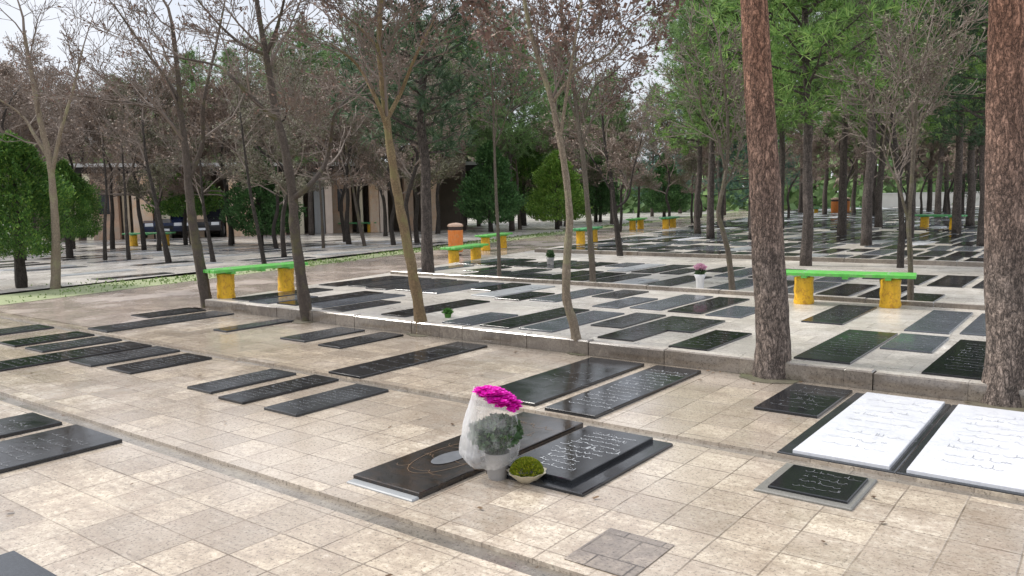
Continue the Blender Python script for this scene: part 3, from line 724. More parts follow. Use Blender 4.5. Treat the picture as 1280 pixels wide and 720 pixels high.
bare_tree([(1140,380),(1138,325),(1136,278),(1140,222),(1143,162),(1148,110),(1160,50)], .085, [[(1136,280),(1125,232),(1113,180),(1104,120)],[(1142,190),(1160,140),(1180,95)],[(1143,160),(1130,120),(1120,70)]], 'grey_bark',
          'thin bare tree rising at the right end of the near green bench', TZ, 14, leaf=.9, sp=1.9, leafm='dry_olive')
bare_tree([(1127,335),(1127,280),(1124,225),(1118,170),(1112,120),(1100,60)], .14, [[(1124,225),(1140,180),(1155,120)],[(1120,190),(1095,150),(1075,105)]], 'dark_bark',
          'dark bare tree behind the thin one at the end of the near green bench', TZ, 13, leaf=.9, sp=2.4, leafm='dry_olive')
for i, (pts, dia, lab) in enumerate([
    ([(210,328),(203,290),(192,240),(183,200),(178,150)], .17, 'leaning bare tree in the court in front of the brick arcade'),
    ([(160,325),(158,280),(156,235),(152,180)], .13, 'straight dark bare tree in the court, left of the leaning one'),
    ([(130,325),(131,280),(133,235),(128,180)], .13, 'leftmost straight bare tree in the court in front of the arcade'),
    ([(266,328),(261,295),(254,255),(250,200)], .15, 'bare tree in the court right behind the forked trunk'),
    ([(330,330),(322,285),(313,240),(306,190),(300,140)], .13, 'pale bare tree in the court by the dark round evergreen'),
    ([(456,308),(448,272),(439,222),(430,170)], .15, 'leaning bare tree beyond the path in front of the orange pier'),
    ([(404,310),(402,265),(399,215),(396,160)], .12, 'thin upright bare tree beyond the path beside the pale pier'),
    ([(650,287),(648,255),(646,215),(640,160)], .20, 'bare tree beyond the path between two round evergreens'),
    ]):
    bare_tree(pts, dia, [], 'dark_bark' if i < 5 else 'brown_bark', lab, 0, 30+i, leafm='dry_far', leaf=.7, sp=2.6, ls=.032)

# pines ------------------------------------------------------------
def tuft(lm, p, d, rng, n, s, wdt):
    for _ in range(n):
        v = (d*.9 + Vector((rng.gauss(0,1), rng.gauss(0,1), rng.gauss(.15,1)))*.75).normalized()
        a = v.orthogonal().normalized(); a = Quaternion(v, rng.uniform(0,6.28)) @ a; L = s*rng.uniform(.6,1.15)
        q = p + v*L; b = len(lm.v)
        lm.v.extend([(p.x-a.x*wdt, p.y-a.y*wdt, p.z-a.z*wdt), (p.x+a.x*wdt, p.y+a.y*wdt, p.z+a.z*wdt), (q.x+a.x*wdt*.5, q.y+a.y*wdt*.5, q.z+a.z*wdt*.5), (q.x-a.x*wdt*.5, q.y-a.y*wdt*.5, q.z-a.z*wdt*.5)])
        lm.face((b, b+1, b+2, b+3))
def pine_crown(tm, lm, rng, h0, h1, R, nb, tip, axis=lambda z: Vector((0,0,z)), n_t=9, s=.26, wdt=.018, dense=1.0, shape='round'):
    for b in range(nb):
        t = (b+rng.random())/nb; z = h0+(h1-h0)*t
        prof = (math.sin(PI*min(1, .18+.82*t))**.7) if shape == 'round' else (1.02-t)**.85
        L = R*prof*rng.uniform(.55,1.15); az = b*2.399+rng.uniform(-.4,.4); el = (.05+.75*t if shape == 'round' else -.18+.5*t)+rng.uniform(-.15,.2)
        d = Vector((math.cos(az)*math.cos(el), math.sin(az)*math.cos(el), math.sin(el))); p = axis(z)
        pts = [p]; rad = [.035*(1-t*.6)+.01]; n = 5
        for i in range(n):
            d = (d+Vector((rng.gauss(0,.1), rng.gauss(0,.1), .06+rng.gauss(0,.08)))).normalized(); p = p+d*L/n; pts.append(p); rad.append(rad[0]*(1-.8*(i+1)/n))
        tm.tube(pts, rad, 4, cap=False)
        m = int((5+L*6)*dense)
        for j in range(m):
            u = (.3+.7*rng.random())*n*.999; i = int(u); q = pts[i].lerp(pts[i+1], u-i)
            off = Vector((rng.gauss(0,1), rng.gauss(0,1), rng.gauss(.1,.7)))*.16*L
            e = q+off
            if off.length > .12 and j % 2 == 0: tm.tube([q, e], [.008,.004], 3, cap=False)
            tuft(lm, e, (off+d*.3+Vector((0,0,.2))).normalized(), rng, n_t, s, wdt)
def big_pine(px, dia, barkm, label, z, seed):
    rng = random.Random(seed); b0 = at(px[0][0], px[0][1], z); base = b0+HF*dia*.25
    root = empty('pine_tree', base); tag(root, label, 'tree')
    tp = [up_at(base, *q)-base for q in px]; tp[0] = Vector((tp[0].x*0, tp[0].y*0, -.08))
    top = tp[-1]; dirv = (tp[-1]-tp[-2]).normalized()
    tp.append(top+dirv*1.6); tp.append(top+dirv*3.4+Vector((.1,.1,.4)))
    rad = [dia/2*1.24, dia/2*1.0] + [dia/2*(.95-.25*i/(len(px)-2)) for i in range(len(px)-2)]
    rad += [rad[-1]*.82, rad[-1]*.4]
    sp_, sr = smooth_path(tp, rad, 12); from mathutils import noise as nz_
    def jit(i, j):
        a = 2*PI*j/40; q = Vector((math.cos(a)*2.6, math.sin(a)*2.6, i*.16+seed)); return 1+.055*nz_.noise(q)+.05*nz_.noise(q*2.9)
    tm = MB(); tm.tube(sp_, sr, 40, jit=jit); tr = tm.build('trunk', M[barkm], root, smooth=True)
    cm = MB(); lm = MB(); zt = sp_[-1].z
    def ax(zz):
        i = min(range(len(sp_)), key=lambda k: abs(sp_[k].z-zz)); return sp_[i].copy()
    pine_crown(cm, lm, rng, top.z+1.0, zt+.3, 2.0, 30, .2, ax, 12, .2, .006, 1.0)
    c = cm.build('crown', M['dark_bark'], root); lm.build('needles', M['needle_mid'], c)
big_pine([(968,472),(966,420),(961,330),(956,230),(949,120),(942,0)], .285, 'pine_bark', 'tall pine with flaking orange-brown bark at the kerb, left of the two big pines', 0, 2)
big_pine([(1262,506),(1261,450),(1259,330),(1258,220),(1258,100),(1259,0)], .305, 'pine_bark', 'stout pine with grey-pink plated bark at the right picture edge', 0, 9)

# mid and far pines: variants copied
def pine_variant(seed, H, h0, R, dia, needles, nb, shape='round', dense=1.0, s=.30, wdt=.022, barkm='pine_pole'):
    rng = random.Random(seed); root = empty('pine_tree', (0,0,0)); root['category'] = 'tree'
    n = 8; pts = [Vector((rng.gauss(0,.05)*i*.4, rng.gauss(0,.05)*i*.4, H*i/n-.06*(i==0))) for i in range(n+1)]
    rad = [dia/2*(1.1 if i == 0 else 1-.85*i/n) for i in range(n+1)]; a, b = smooth_path(pts, rad, 3)
    tm = MB(); tm.tube(a, b, 10, jit=lambda i, j: 1+.07*math.sin(i*2.1+j*1.7)); tm.build('trunk', M[barkm], root, smooth=True)
    cm = MB(); lm = MB()
    def ax(zz):
        u = max(0, min(n-.001, zz/H*n)); i = int(u); return pts[i].lerp(pts[i+1], u-i)
    pine_crown(cm, lm, rng, h0, H, R, nb, .3, ax, 17, s*.85, wdt*.5, dense, shape)
    c = cm.build('crown', M[barkm], root); lm.build('needles', M[needles], c); return root
used = set()
def place(var, pos, rz, sc, label, group):
    if var not in used: used.add(var); o = var
    else: o = copy_tree(var)
    o.location = pos; o.rotation_euler = (0, 0, rz); o.scale = (sc,)*3; o['label'] = label
    if group: o['group'] = group
    elif 'group' in o.keys(): del o['group']
    return o
PB = [pine_variant(41, 9.5, 3.4, 2.6, .27, 'needle_bright', 66, dense=1.45), pine_variant(42, 11, 3.8, 2.8, .30, 'needle_mid', 66, dense=1.35), pine_variant(43, 10.5, 2.9, 2.7, .30, 'needle_dark', 66, dense=1.35)]
PC = [pine_variant(44, 10, 1.6, 2.1, .26, 'needle_blue', 70, 'cone', 1.3), pine_variant(45, 9, 1.2, 2.2, .26, 'needle_dark', 70, 'cone', 1.3)]
rng = random.Random(77)
for v, px, py, sc, lab in [
    (PB[0],1007,332,.85,'dark trunked pine with a bright green crown between the two big pines'),
    (PB[1],1083,307,.92,'dark trunked pine standing right of the bright crowned one'),
    (PB[2],535,342,.80,'dark straight pine trunk close behind the leaning tan tree'),
    (PB[2],1212,283,1.05,'shadowy pine beside the far green bench at the right'),
    (PB[1],888,298,.85,'pine standing among the rows just left of the big left pine'),
    (PC[0],938,283,.85,'conifer half hidden behind the big left pine'),
    (PB[0],1098,284,1.1,'bright crowned pine farther back in the middle of the right half'),
    (PB[0],1172,272,1.2,'bright crowned pine behind the far green bench'),
    (PC[0],850,266,1.05,'bluish conifer at the edge of the open sky gap'),
    (PB[0],905,268,1.1,'light green pine against the sky left of the big left pine'),
    ]:
    place(v, at(px, py, TZ if px > 560 or px == 535 else 0), rng.uniform(0,6), sc, lab, None)
for v, px, d, sc, lab in [(PB[0],872,30,.9,'light green pine left of the crooked sapling'),(PB[0],940,26,.9,'bright pine directly behind the big left pine'),(PB[1],1052,27,.95,'green pine between the dark trunk and the bright crown'),
    (PB[0],1135,25,1.0,'bright yellow green pine above the near green bench'),(PB[0],1195,27,1.05,'bright green pine left of the stout right pine'),(PB[2],1228,21,.9,'shadowy dark pine just left of the stout right pine'),(PB[1],975,33,1.0,'mid green pine in the gap right of the big left pine'),(PB[1],900,36,.95,'mid green pine deep in the stand left of the big left pine')]:
    place(v, far_pos(px, d)+Vector((0,0,TZ)), rng.uniform(0,6), sc, lab, None)
GP = 'pines crowding the far right of the cemetery'
for px, py, v in [(1030,262,PB[1]),(1066,266,PB[0]),(1200,262,PB[1]),(1245,268,PB[1]),(1275,262,PB[0]),(960,258,PC[0]),
                  (1090,256,PB[1]),(1140,257,PB[1]),(1180,256,PB[0]),(1225,255,PC[1]),(1300,262,PB[2]),(1340,270,PB[1]),(1000,252,PB[0]),(1080,252,PB[0]),(1160,252,PB[1]),(1250,252,PB[2])]:
    p = at(px, max(py, 258), TZ); d = (p-CAM).length
    d = min(d, 70)*rng.uniform(.75,1.0); rr = ray(px, 300); rr.z = 0; rr.normalize(); q = Vector((rr.x*d, rr.y*d, 0))
    place(v, q, rng.uniform(0,6), rng.uniform(1.0,1.35), 'slender far pine in the dense stand at the far right', GP)

# bare grove behind
def bare_variant(seed, H, h0, R, dia, leafm, leaf, ls, kids=(9,7,6), P_up=.07):
    rng = random.Random(seed); root = empty('bare_tree', (0,0,0)); root['category'] = 'tree'
    n = 7; pts = [Vector((rng.gauss(0,.06)*i, rng.gauss(0,.06)*i, H*.8*i/n-.06*(i==0))) for i in range(n+1)]
    rad = [dia/2*(1.15 if i == 0 else 1-.8*i/n) for i in range(n+1)]
    tm = MB(); tm.tube(*smooth_path(pts, rad, 3), 8, jit=lambda i, j: 1+.08*math.sin(i*2.1+j*1.7))
    P = dict(wander=.16, up=P_up, kids=(6,6,5), ang=(.5,1.1), rmin=.008, leaf=leaf*.9, ln=6, ls=ls*.66); tw = MB(); lm = MB()
    k0 = kids[0]
    for c in range(k0):
        t = h0/(H*.8) + (1-h0/(H*.8))*(c+.3)/k0; u = min(t*n, n-.01); i = int(u); p = pts[i].lerp(pts[i+1], u-i)
        az = c*2.4+rng.uniform(-.5,.5); el = rng.uniform(.25,.95)
        grow(tw, lm, rng, p, Vector((math.cos(az)*math.cos(el), math.sin(az)*math.cos(el), math.sin(el))), R*rng.uniform(.75,1.1)*(1.1-.3*t), rad[i]*.5, 0, 3, P)
    tm.build('trunk', M['dark_bark'], root, smooth=True); c = tw.build('crown', M['twig_far'], root); lm.build('dry_leaves', M[leafm], c); return root
BV = [bare_variant(51, 7.5, 2.0, 2.2, .20, 'dry_far', .95, .055), bare_variant(52, 8.2, 2.3, 2.4, .22, 'dry_far', .95, .06), bare_variant(53, 7.8, 1.8, 2.3, .20, 'dry_olive', .95, .06), bare_variant(54, 6.2, 1.5, 2.0, .17, 'dry_far', .95, .05)]
GB = 'leafless purple-brown trees of the grove behind the path'
rng = random.Random(101)
spots = []
for d, step, jx in ((24, 125, 34), (30, 84, 26), (38, 64, 22), (47, 54, 20)):
    px = -150+rng.uniform(0,40)
    while px < 880:
        ok = True
        q = px+rng.uniform(-jx, jx)
        if d < 33 and q > 560: ok = False
        if d < 27 and 95 < q < 330: ok = False
        if d < 44 and 555 < q < 745: ok = False
        if d < 40 and 780 < q < 860: ok = False
        if ok: spots.append((q, d*rng.uniform(.92,1.08)))
        px += step
spots += [(140,29.5),(198,27.5),(232,31),(288,30),(345,28),(432,31),(492,28.5),(20,26)]
for i, (px, d) in enumerate(spots):
    v = rng.choice(BV[:2] if (px < 330 or px > 640) else BV[:3]) if rng.random() < .75 else BV[2]
    place(v, far_pos(px, d), rng.uniform(0,6.28), rng.uniform(.80,1.0)*(.9 if d < 32 else 1.0)*(.8 if 770 < px < 880 else 1), 'leafless purple-brown tree in the dense grove beyond the path', GB)
GR = 'leafless trees mixed in among the right hand pines'
for px, d in ((835,40),(900,46),(985,44),(1055,46),(1150,44),(1185,44),(1215,38),(1260,42),(1010,50),(1090,48),(875,52),(1130,52),):
    place(rng.choice([BV[2], BV[3], BV[0]]), far_pos(px, d)+Vector((0,0,TZ)), rng.uniform(0,6.28), rng.uniform(.7,.95), 'leafless brown tree mixed in among the right hand pines', GR)
# dark evergreens behind the bare grove
GE = 'evergreens showing through the bare grove'
for px, d, v, s in ((390,38,PB[1],.85),(460,41,PB[1],.95),(530,37,PB[1],.85),(580,40,PB[1],.9),(640,39,PB[1],.9),(300,44,PB[1],.85),(700,44,PB[1],.85),(765,46,PB[1],.75),(350,48,PB[1],1.0),(420,52,PB[1],1.0),(500,50,PB[1],1.05),(560,46,PB[1],.95),(600,52,PB[1],1.05),(655,48,PB[1],.9),(700,54,PB[1],.85),(745,52,PC[1],.95),(250,54,PB[1],1.0),(160,56,PB[1],.9),(60,56,PB[1],.85),(-30,50,PB[1],.95),(770,58,PB[1],.75),(815,60,PC[0],.95)):
    place(v, far_pos(px, d), rng.uniform(0,6.28), s, 'dark evergreen rising behind the bare grove', GE)

# clipped cypresses -----------------------------------------------------------
def cypress_variant(seed, H, h0, R, leafm, n, shape=.5, ls=.045):
    rng = random.Random(seed); from mathutils import noise as nz_
    root = empty('cypress_tree', (0,0,0)); root['category'] = 'tree'
    tm = MB(); tm.tube(*smooth_path([Vector((0,0,-.05)),Vector((.02,.03,h0)),Vector((0,.02,H*.6)),Vector((0,0,H*.92))],[.11,.095,.06,.02],3), 8, jit=lambda i,j: 1+.1*math.sin(i*2+j*3))
    for k in range(14):
        az = k*2.4; z = h0+(H-h0)*.7*k/14; tm.tube([Vector((0,0,z)),Vector((math.cos(az)*R*.7,math.sin(az)*R*.7,z+.4))],[.025,.008],4,cap=False)
    tm.build('trunk', M['dark_bark'], root, smooth=True); lm = MB()
    for i in range(n):
        t = rng.random(); z = h0*.85+(H-h0*.85)*t
        pr = math.sin(PI*min(.995, .10+.90*t**shape))**.6; az = rng.uniform(0, 2*PI)
        nn = nz_.noise(Vector((math.cos(az)*1.6, math.sin(az)*1.6, z*1.3+seed)))+.6*nz_.noise(Vector((math.cos(az)*4, math.sin(az)*4, z*3.4+seed)))
        if nn < -.30 and rng.random() < .85: continue
        r = R*pr*(1+.72*nn)*(rng.random()**.24)*(rng.uniform(1.03,1.2) if rng.random() < .08 else 1)
        p = Vector((math.cos(az)*r, math.sin(az)*r, z+rng.gauss(0,.04)))
        v = Vector((math.cos(az), math.sin(az), .9))+Vector((rng.gauss(0,.6),rng.gauss(0,.6),rng.gauss(0,.6))); v.normalize()
        b = v.orthogonal().normalized(); b = Quaternion(v, rng.uniform(0,6.28)) @ b; s = ls*rng.uniform(.6,1.3)
        lm.quad(p, v*s*1.3, b*s*.5)
    lm.build('crown', M[leafm], root); return root
CY = {'bright': cypress_variant(61, 3.0, .8, .95, 'hedge_bright', 44000, ls=.019), 'dark': cypress_variant(62, 3.6, .5, 1.1, 'hedge_dark', 22000, ls=.034), 'yellow': cypress_variant(63, 3.4, .5, 1.2, 'hedge_yellow', 20000, ls=.034)}
CY['low'] = cypress_variant(64, 2.75, 1.35, 1.25, 'hedge_bright', 14000, ls=.034)
for v, px, d, s, lab in [('bright',22,15.9,.98,'bushy bright green cypress on a dark trunk at the left picture edge'),
                         ('bright',86,24.5,.95,'smaller green cypress behind the slim bare tree at the far left'),
                         ('dark',326,30,.98,'dark rounded evergreen in front of the arcade'),
                         ('dark',614,38,1.15,'dark egg shaped evergreen behind the orange bin'),
                         ('dark',582,48,1.1,'shadowed evergreen standing left of the egg shaped one'),
                         ('yellow',697,40,1.1,'yellow green evergreen left of the spreading bare tree'),
                         ('bright',655,46,1.75,'tall evergreen between the egg shaped and the yellow green ones'),
                         ('low',240,31.5,1.0,'low spreading green shrub tree on a thin stem in front of the cars'),
                         ('dark',745,50,1.1,'dark evergreen beyond the two yellow stumps'),
                         ('dark',830,56,1.2,'dark evergreen at the end of the path')]:
    place(CY[v], far_pos(px, d)+Vector((0,0,-.0)), rng.uniform(0,6), s, lab, None)

# far-off wood closing the view
fw = MB(); rng = random.Random(9); fw.cur = 0
for i in range(44000):
    px = rng.uniform(-500, 1750); d = rng.uniform(72, 105); h = (7.5+2*math.sin(px*.011)+1.5*math.sin(px*.037))*(1.35 if px > 860 else 1)*(.62 if 770 < px < 860 else 1)
    p = far_pos(px, d); p.z = h*rng.random()**1.25
    fw.cur = 0 if (rng.random() < (.7 if px > 820 else .45) or p.z < 2.2) else 1
    a = Vector((rng.gauss(0,1),rng.gauss(0,1),rng.gauss(0,1))).normalized(); fw.quad(p, a*.34, a.orthogonal().normalized()*.24)
for i in range(260):
    p = far_pos(rng.uniform(-500,1750), rng.uniform(78, 100)); fw.cur = 2; fw.tube([p, p+Vector((0,0,6))], [.14,.05], 5, cap=False)
tag(fw.build('far_wood', [M['needle_mid'], M['dry_far'], M['dark_bark']]), 'dense far-off wood closing the view at the back of the cemetery', 'wood', kind='stuff')

# ------------------------------------------------------------------ benches
def make_bench(green):
    r = empty('bench', (0,0,0)); r['category'] = 'bench'
    L, D, Hs = 1.62, .40, .43
    s = MB()
    for k in range(3):
        y0 = -D/2+k*(D/3)+.008; s.box(-L/2, L/2, y0, y0+D/3-.030, Hs-.045, Hs, .008)
    for x in (-.50, 0, .50): s.box(x-.035, x+.035, -D/2+.01, D/2-.01, Hs-.075, Hs-.047, 0)
    s.build('seat', M[green], r)
    for sx in (-1, 1):
        l = MB(); rg = random.Random(sx+3)
        l.lathe([(.125,0),(.13,.03),(.118,.10),(.125,.18),(.117,.27),(.126,.34),(.12,Hs-.076),(0,Hs-.076)], 20, (0,0,0), lambda i, a: 1+.035*math.sin(5*a+i)+.02*math.sin(11*a+i*2))
        l.build('leg', M['yellow_paint'], r, (sx*.52, 0, 0), smooth=True)
        for yy in (-.11, .11):
            b = MB(); b.lathe([(.014,0),(.014,.006),(0,.008)], 8); b.build('bolt', M['rim'], r, (sx*.5, yy, Hs))
    return r
BN = {'green_paint': make_bench('green_paint'), 'dark_green_paint': make_bench('dark_green_paint')}
for key, pos, rz, sc, lab in [
    ('green_paint', (-2.88,10.92,TZ), .16, 1.0, 'bright green plank bench on two yellow stump legs between the two big pines'),
    ('green_paint', (-11.05,7.78,TZ), PI/2-.03, 1.06, 'green plank bench on yellow stump legs at the left end of the kerb'),
    ('green_paint', (-12.72,14.85,.01), PI/2+.2, 1.05, 'green bench right in front of the orange litter bin'),
    ('green_paint', (-15.6,19.6,.01), PI/2+.2, 1.1, 'green bench behind the orange litter bin on the grass verge'),
    ('dark_green_paint', (-13.6,21.8,TZ), PI/2+.2, 1.1, 'bench with two yellow stumps between the slim pale tree and the dark spreading tree'),
    ('dark_green_paint', (-16.0,32.4,TZ), PI/2+.2, 1.15, 'far bench with short yellow legs at the middle of the path edge'),
    ('green_paint', (-18.2,33.5,.01), PI/2+.2, 1.2, 'farthest bright green bench at the bend of the path'),
    ('dark_green_paint', (-5.7,34.0,TZ), -.55, 1.25, 'dull green far bench at the right beside the shadowy pine')]:
    place(BN[key], pos, rz, sc, lab, 'green benches on yellow stumps')
def loc2(px, py, z): return at(px, py, z)
# yellow stumps bench pairs in front of the arcade
for px, d, lab in ((187,31,'yellow legged bench in front of the arcade, behind the leaning bare tree'), (448,40,'yellow legged bench in front of the orange pier'), (1030,56,'yellow legged bench far back left of the far orange bins'), (1075,58,'yellow legged bench far back right of the far orange bins')):
    place(BN['dark_green_paint'], far_pos(px, d), YAW+.05, 1.15, lab, 'green benches on yellow stumps')

# ------------------------------------------------------------------ litter bins
def make_bin():
    r = empty('litter_bin', (0,0,0)); r['category'] = 'litter bin'
    b = MB(); b.lathe([(.0,.10),(.20,.10),(.215,.14),(.225,.72),(.23,.74),(.215,.74)], 24); b.build('drum', M['orange_paint'], r, smooth=True)
    b = MB(); b.lathe([(.212,.742),(.212,.84)], 24); b.build('opening_band', M['bin_dark'], r)
    b = MB(); b.lathe([(.23,.842),(.235,.87),(.20,.92),(.08,.95),(0,.955)], 24); b.build('cap', M['bin_cap'], r, smooth=True)
    b = MB(); b.lathe([(.05,-.02),(.05,.10)], 10); b.lathe([(.17,-.02),(.17,.02),(0,.02)], 16); b.build('foot', M['bin_dark'], r); return r
BI = make_bin()
for pos, sc, lab in ((at(570,319,.01), .95, 'orange litter bin with dark band and pale cap beside the green benches'), (far_pos(1043,55), 1.25, 'left one of two far orange bins under the pines'), (far_pos(1056,57), 1.25, 'right one of two far orange bins under the pines')):
    place(BI, pos, 0, sc, lab, None)

# ------------------------------------------------------------------ flowers on the graves
def leaf_clump(b, c, R, n, rng, s, flat=1.0, up=.4):
    for _ in range(n):
        v = Vector((rng.gauss(0,1), rng.gauss(0,1), rng.gauss(0,1))).normalized(); q = Vector((v.x*R[0], v.y*R[1], v.z*R[2]))*(rng.random()**.3)
        d = (v+Vector((rng.gauss(0,.5),rng.gauss(0,.5),up+rng.gauss(0,.4)))).normalized(); a = d.orthogonal().normalized(); a = Quaternion(d, rng.uniform(0,6.28)) @ a
        k = s*rng.uniform(.6,1.3); b.quad(Vector(c)+q, d*k, a*k*.45*flat)
bq = at(622, 597, 0)
bo = empty('flower_bouquet', bq); tag(bo, 'magenta flower bouquet in white cellophane standing in a grey bucket between two black slabs', 'bouquet')
bo.rotation_euler = (0,0,0)
rng = random.Random(15)
b = MB(); b.lathe([(.052,0),(.06,.03),(.072,.15),(.076,.155),(.07,.155),(.066,.13)], 22); b.build('bucket', M['pot_grey'], bo, smooth=True)
b = MB(); leaf_clump(b, (.0,.0,.265), (.15,.15,.09), 700, rng, .022, 1.1)
for _ in range(26):
    a = rng.uniform(0,6.28); b.tube([Vector((.03*math.cos(a),.03*math.sin(a),.12)), Vector((.08*math.cos(a),.08*math.sin(a),.27))],[.004,.003],4,cap=False)
b.build('foliage', M['bouquet_leaf'], bo)
for k in range(44):
    a = k*2.4; rr = .118*math.sqrt((k+.5)/44); x, y = rr*math.cos(a), rr*math.sin(a); s_ = x*_r0.x+y*_r0.y
    c = Vector((x+.012, y, .462+.035*(1-(rr/.128)**2)-.42*s_+rng.uniform(-.012,.012))); f = MB()
    for ring, (n, rad_, el) in enumerate(((9,.028,.15),(8,.023,.55),(6,.016,1.0),(4,.010,1.3))):
        for j in range(n):
            az = 2*PI*j/n+ring*.4+rng.uniform(-.1,.1); d = Vector((math.cos(az)*math.cos(el), math.sin(az)*math.cos(el), math.sin(el))); t_ = Vector((-math.sin(az), math.cos(az), 0))
            f.quad(d*rad_*.6, d*rad_*.65, t_*rad_*.34)
    f.build('flower_head', M['magenta'], bo, c)
b = MB()
for _ in range(420):
    a = rng.uniform(0, 6.28); rr = .112*math.sqrt(rng.random()); x, y = rr*math.cos(a), rr*math.sin(a); s_ = x*_r0.x+y*_r0.y
    d = Vector((x*4+rng.gauss(0,.5), y*4+rng.gauss(0,.5), 1)).normalized(); e = Quaternion(d, rng.uniform(0,6.28)) @ d.orthogonal().normalized()
    b.quad(Vector((x+.012, y, .458+.034*(1-(rr/.118)**2)-.42*s_+rng.uniform(-.01,.008))), e*.019, d.cross(e)*.011)
b.build('petals', M['magenta'], bo)
b = MB(); n = 72; rows_ = 15
for i in range(rows_+1):
    t = i/rows_; z = .085+.385*t
    for j in range(n):
        a = 2*PI*j/n; lx = math.cos(a); ly = math.sin(a); sx = lx*_r0.x+ly*_r0.y
        r_ = .165-.04*t**2+.008*math.sin(t*5)+(-.05*max(0,sx)*(1-t))+(.03*max(0,-sx)*(1-t)) - .05*max(0,.12-t)/.12
        r_ *= 1+.05*abs(math.sin(6*a+2.0*t))+.04*abs(math.sin(11*a-2.5*t))+.03*math.sin(23*a+t*6)-.04
        r_ *= rng.uniform(.988,1.012); zz = z-.40*t*r_*sx+.014*math.sin(13*a)*t+rng.uniform(-.004,.004)
        b.v.append((r_*lx-.012, r_*ly, zz))
for i in range(rows_):
    for j in range(n): b.face((i*n+j, i*n+(j+1)%n, (i+1)*n+(j+1)%n, (i+1)*n+j))
b.build('cellophane_wrap', M['cello'], bo, smooth=True)
# small bowl of sprouts
bw = at(659, 607, 0); ro = empty('sprout_bowl', bw+HF*.07); tag(ro, 'small cream bowl heaped with yellow-green sprouts at the corner of the scripted black slab', 'plant bowl')
b = MB(); b.lathe([(.04,0),(.05,.004),(.085,.035),(.108,.06),(.112,.064),(.100,.06),(.05,.03)], 36, wob=lambda i,a: 1+(.06*math.sin(9*a) if i in (3,4,5) else 0)); b.build('bowl', M['bowl'], ro, smooth=True)
b = MB(); rng = random.Random(4)
for _ in range(1500):
    v = Vector((rng.gauss(0,1),rng.gauss(0,1),abs(rng.gauss(0,1)))).normalized(); q = Vector((v.x*.088,v.y*.088,.05+v.z*.078))
    d = (v+Vector((rng.gauss(0,.35),rng.gauss(0,.35),rng.gauss(.2,.3)))).normalized(); a = Quaternion(d, rng.uniform(0,6.28)) @ d.orthogonal().normalized()
    b.quad(q, d*.012, a*.004)
b.build('sprouts', M['moss'], ro)
b = MB(); b.lathe([(.085,.045),(.08,.08),(.05,.105),(0,.115)], 20); b.build('soil', M['terracotta'], ro, smooth=True)
# wrapped flowers in a tall white vase
vs = empty('flower_vase', at(875,361,TZ), 0, .85); tag(vs, 'tall white wrapped vase with pale pink flowers beside the crooked sapling', 'flower vase')
b = MB(); b.lathe([(.06,0),(.07,.02),(.075,.18),(.11,.26),(.10,.27)], 18, wob=lambda i,a: 1+.04*math.sin(7*a+i)); b.build('vase', M['pot_white'], vs, smooth=True)
b = MB(); leaf_clump(b, (0,0,.30), (.10,.10,.07), 160, rng, .025); b.build('foliage', M['bouquet_leaf'], vs)
b = MB(); leaf_clump(b, (0,0,.40), (.11,.11,.05), 220, rng, .022, 1.4); b.build('flower_head', M['pink'], vs)
pp = empty('potted_plant', at(560,397,TZ), 0, .72); tag(pp, 'small bright green plant in a low pot right of the tan trunk', 'potted plant')
b = MB(); b.lathe([(.05,0),(.065,.07),(.07,.075),(.06,.075),(0,.06)], 16); b.build('pot', M['pot_green'], pp, smooth=True)
b = MB(); leaf_clump(b, (0,0,.11), (.09,.09,.05), 160, rng, .022); b.build('foliage', M['pot_green'], pp)
v2 = empty('flower_vase', at(688,331,TZ), 0, .8); tag(v2, 'dark vase with a low green plant on a pale slab left of the crooked tree', 'flower vase')
b = MB(); b.lathe([(.09,0),(.09,.12),(.12,.2),(.11,.2)], 16); b.build('vase', M['pot_grey'], v2, smooth=True)
b = MB(); leaf_clump(b, (0,0,.28), (.12,.12,.12), 200, rng, .03); b.build('foliage', M['bouquet_leaf'], v2)

# ------------------------------------------------------------------ arcade building
A0 = far_pos(60, 36); A1 = far_pos(560, 41); ax = (A1-A0); Lb = ax.length; rzb = math.atan2(ax.y, ax.x)
bd = empty('arcade_building', A0, rzb); tag(bd, 'low brick arcade with a white roof edge behind the trees on the left', 'building', kind='thing')
S = Lb/500.0                                        # metres along the front per surveyed unit
X = lambda px: (px-60)*S
Hb = 3.25
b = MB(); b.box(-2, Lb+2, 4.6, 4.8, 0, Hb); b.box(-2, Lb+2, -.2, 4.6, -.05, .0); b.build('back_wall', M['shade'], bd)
b = MB(); b.box(-2.6, Lb+2.4, -.5, 5.2, Hb, Hb+.12); b.build('roof', M['roofing'], bd)
b = MB(); b.box(-2.62, Lb+2.42, -.56, -.503, Hb-.02, Hb+.14); b.build('roof_edge', M['fascia'], bd)
b = MB(); b.box(-2, Lb+2, -.1, .12, Hb-.28, Hb-.004); b.build('eaves_shade', M['roofing'], bd)  # dark strip painted in for the shadow band below the roof edge
def pier(x0, x1, mat, name='pier', y=0, h=Hb-.285, win=None):
    q = MB(); q.box(X(x0), X(x1), y-.16, y+.35, -.05, h); p = q.build(name, M[mat], bd)
    if win:
        f = MB(); f.ring(0, (win[1]-win[0])*S, 0, win[3]-win[2], .05, 0, .04)
        fo = f.build('window', M['brick_dark'], bd, (X(win[0]), y-.152, win[2])); fo.rotation_euler = (PI/2, 0, 0)
        g = MB(); g.poly([(.05,.05,.01),((win[1]-win[0])*S-.05,.05,.01),((win[1]-win[0])*S-.05,win[3]-win[2]-.05,.01),(.05,win[3]-win[2]-.05,.01)]); g.build('pane', M['dark_glass'], fo)
pier(104, 112, 'cream'); pier(112, 142, 'brick_dark', win=(119,134,1.1,2.3)); pier(144, 152, 'cream', y=.6)
